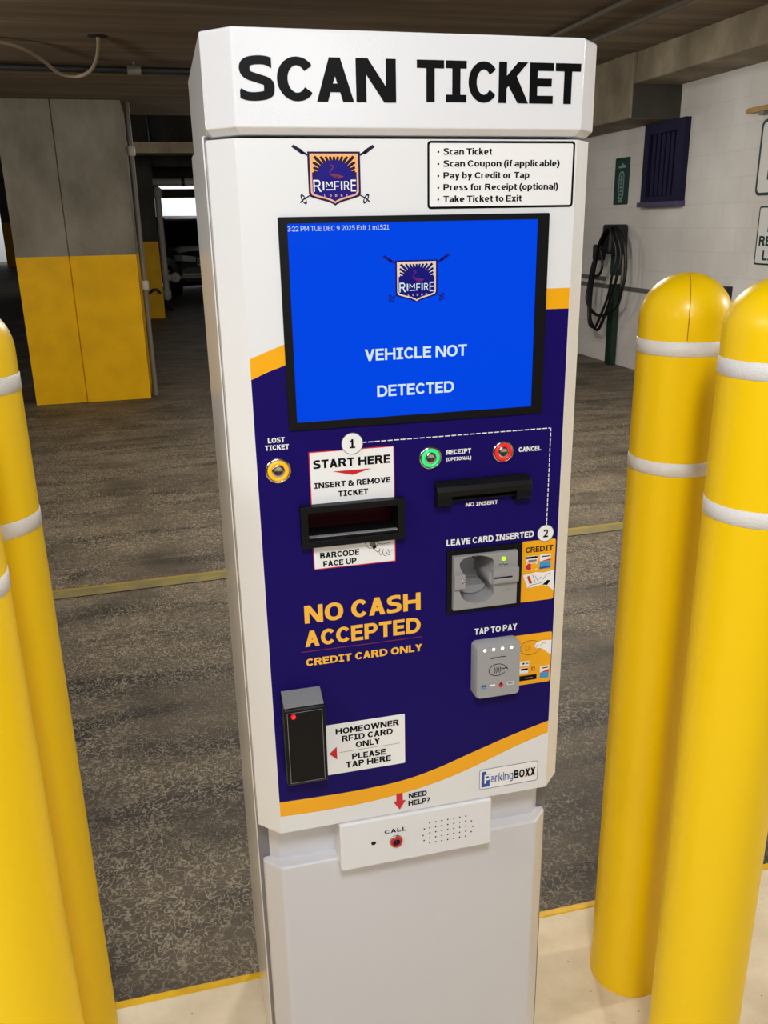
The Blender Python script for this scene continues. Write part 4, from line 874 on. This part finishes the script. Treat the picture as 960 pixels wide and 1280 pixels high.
# contactless terminal
mb = MB(); o_ = rrect(.3640, -.6215, .4285, -.5410, .006); n = len(o_); cxx, czz = .39625, -.58125
i_ = [(cxx + (x - cxx) * .955, czz + (z - czz) * .965) for x, z in o_]
mb.add([fz(a_, b_, 0) for a_, b_ in o_] + [fz(a_, b_, .018) for a_, b_ in o_] + [fz(a_, b_, .0215) for a_, b_ in i_], [(k * n + i, k * n + (i + 1) % n, (k + 1) * n + (i + 1) % n, (k + 1) * n + i) for k in range(2) for i in range(n)], 'terminal_grey', True)
mb.poly(fz, i_, .0215, 'terminal_grey'); tm = put(mb, 'tap_terminal')
for x in (.3757, .3882, .4010, .4140):
    mb = MB(); mb.lathe(fz, (x, -.5475), [(.0020, .0215), (.0018, .0223), (.0, .0225)], 'led_white', 14); put(mb, 'indicator_light', tm)
dz_ = .0219; mb = MB()
line(mb, fz, [(.3840, -.5600), (.3870, -.5612), (.3895, -.5585), (.3915, -.5608), (.3940, -.5590), (.3960, -.5608), (.3990, -.5592), (.4060, -.5604)], .0010, dz_, 'print_black')
line(mb, fz, [(.3945 + .0125 * math.cos(a_), -.5790 + .0088 * math.sin(a_)) for a_ in [math.radians(20 + 310 * i / 24) for i in range(25)]], .0009, dz_, 'print_black')
for i in range(4): line(mb, fz, spline([(.3900 + i * .0026, -.5840), (.3912 + i * .0026, -.5790), (.3902 + i * .0026, -.5750)], 3), .0009, dz_, 'print_black')
line(mb, fz, spline([(.4000, -.5770), (.4040, -.5785), (.4070, -.5765), (.4095, -.5800)], 3), .0012, dz_, 'print_black')
mb.poly(fz, rect(.3715, -.6028, .3790, -.6000), dz_, 'maker_blue'); mb.poly(fz, rect(.3715, -.6060, .3785, -.6040), dz_, 'sky_blue')
mb.poly(fz, rect(.3845, -.6035, .3915, -.6005), dz_, 'sticker_white'); mb.poly(fz, circ(.4000, -.6035, .0032), dz_, 'sticker_red'); mb.poly(fz, [(.3975, -.6020), (.4000, -.5975), (.4025, -.6020)], dz_, 'sticker_red')
mb.strip(fz, rrect(.4090, -.6050, .4190, -.5995, .002), rrect(.4098, -.6042, .4182, -.6003, .0015), dz_, 'sticker_white'); mb.poly(fz, rect(.4110, -.6015, .4175, -.6002), dz_, 'maker_blue')
put(mb, 'terminal_print', tm)

# card proximity reader with sloping grey top
mb = MB(); xa, xb = .0992, .1533
sec = [(0, -.5790), (.030, -.5885), (.032, -.5915), (.032, -.7000), (.030, -.7035), (0, -.7075)]
mb.loft([[(x, 1.0 - d, v + CAMZ) for d, v in sec] for x in (xa, xb)], 'black_plastic')
rd = put(mb, 'proximity_reader', bevel=.0015)
mb = MB(); mb.add([(xa + .0012, 1 - .001, -.5778 + CAMZ), (xa + .0012, 1 - .0295, -.5876 + CAMZ), (xb - .0012, 1 - .0295, -.5876 + CAMZ), (xb - .0012, 1 - .001, -.5778 + CAMZ)], [(0, 1, 2, 3)], 'grey_texture_plastic'); mb.v = [(x, y, z + .0004) for x, y, z in mb.v]; put(mb, 'grey_top', rd)
mb = MB(); mb.lathe(fz, (.1115, -.5985), [(.0032, .032), (.0030, .0345), (.0016, .0365), (.0, .037)], 'led_red', 18); put(mb, 'indicator_light', rd)
mb = MB(); mb.strip(fz, rect(xa + .004, -.6990, xb - .004, -.5930), rect(xa + .0047, -.6983, xb - .0047, -.5937), .0323, 'grey_texture_plastic'); put(mb, 'cover_edge', rd)
mb = MB(); mb.poly(fz, rrect(.1570, -.7178, .2682, -.6391, .0015), E2, 'sticker_white')
text(mb, fz, 'HOMEOWNER', .1709, .2598, -.6556, .0092, E3, 'print_black'); text(mb, fz, 'RFID CARD', .1793, .2510, -.6680, .0092, E3, 'print_black'); text(mb, fz, 'ONLY', .1982, .2324, -.6805, .0092, E3, 'print_black')
text(mb, fz, 'PLEASE', .1924, .2402, -.6986, .0092, E3, 'print_black'); text(mb, fz, 'TAP HERE', .1836, .2476, -.7106, .0094, E3, 'print_black')
mb.poly(fz, rect(.1754, -.6846, .2607, -.6840), E3, 'grey_line'); mb.poly(fz, [(.1609, -.6843), (.1717, -.6946), (.1717, -.6744)], E3, 'sticker_red')
put(mb, 'homeowner_sticker')

# maker's label, help arrow
mb = MB(); mb.strip(fz, rrect(.3793, -.7855, .4708, -.7514, .004), rrect(.3800, -.7848, .4701, -.7521, .0034), E2, 'maker_blue'); mb.poly(fz, rrect(.3800, -.7848, .4701, -.7521, .0034), E1, 'sticker_white')
mb.poly(fz, rect(.3828, -.7818, .3955, -.7555), E2, 'maker_blue'); mb.poly(fz, rect(.3900, -.7600, .3957, -.7553), E2 + .0001, 'sticker_white')
text(mb, fz, 'P', .3872, .3965, -.7760, .0150, E3, 'sticker_white', .24, .19); text(mb, fz, 'arking', .3972, .4318, -.7757, .0138, E3, 'maker_blue', .15, .13, gap=.12); text(mb, fz, 'BOXX', .4330, .4668, -.7757, .0138, E3, 'print_black')
put(mb, 'maker_label')
mb = MB(); mb.poly(fz, [(.2545, -.7672), (.2545, -.7800), (.2500, -.7800), (.2593, -.7948), (.2686, -.7800), (.2640, -.7800), (.2640, -.7672)], E2, 'sticker_red')
text(mb, fz, 'NEED', .2728, .2998, -.7786, .0086, E2, 'print_black'); text(mb, fz, 'HELP?', .2722, .3042, -.7912, .0086, E2, 'print_black'); put(mb, 'help_print')

# intercom
fi = ff(.995)
mb = MB(); mb.box((.1705, .995, zc - .8805), (.3985, 1.05, zc - .8015), 'white_paint'); ic = put(mb, 'intercom', bevel=.003)
mb = MB(); text(mb, fi, 'CALL', .2352, .2677, -.8283, .0068, .0004, 'print_black', .22, .17, gap=.2)
put(mb, 'call_lettering', ic); mb = MB(); mb.poly(fi, circ(.2187, -.8404, .0036, .0032), .0003, 'dark_void')
put(mb, 'microphone_hole', ic); mb = MB()
for i in range(7):
    for j in range(5): mb.poly(fi, circ(.3025 + i * .0092, -.8580 + j * .0088, .0012, n=10), .0003, 'dark_void')
for x_, z_ in ((.2940, -.8520), (.2925, -.8430), (.2945, -.8320), (.3665, -.8520), (.3690, -.8430), (.3665, -.8330)): mb.poly(fi, circ(x_, z_, .0012, n=10), .0003, 'dark_void')
put(mb, 'speaker_holes', ic)
mb = MB(); mb.lathe(fi, (.2520, -.8438), [(.0104, 0), (.0102, .0015), (.0092, .0025), (.0086, .002)], 'chrome', 30); bt = put(mb, 'call_button', ic)
mb = MB(); mb.lathe(fi, (.2520, -.8438), [(.0086, .001), (.0082, .004), (.0056, .0042), (.0052, .0030)], 'call_red', 26); mb.f.pop(); mb.m.pop(); mb.sm.pop(); mb.lathe(fi, (.2520, -.8438), [(.0054, .0028), (.0038, .0030), (.0036, .0042), (.0, .0044)], 'crest_dark', 26); put(mb, 'button_cap', bt)
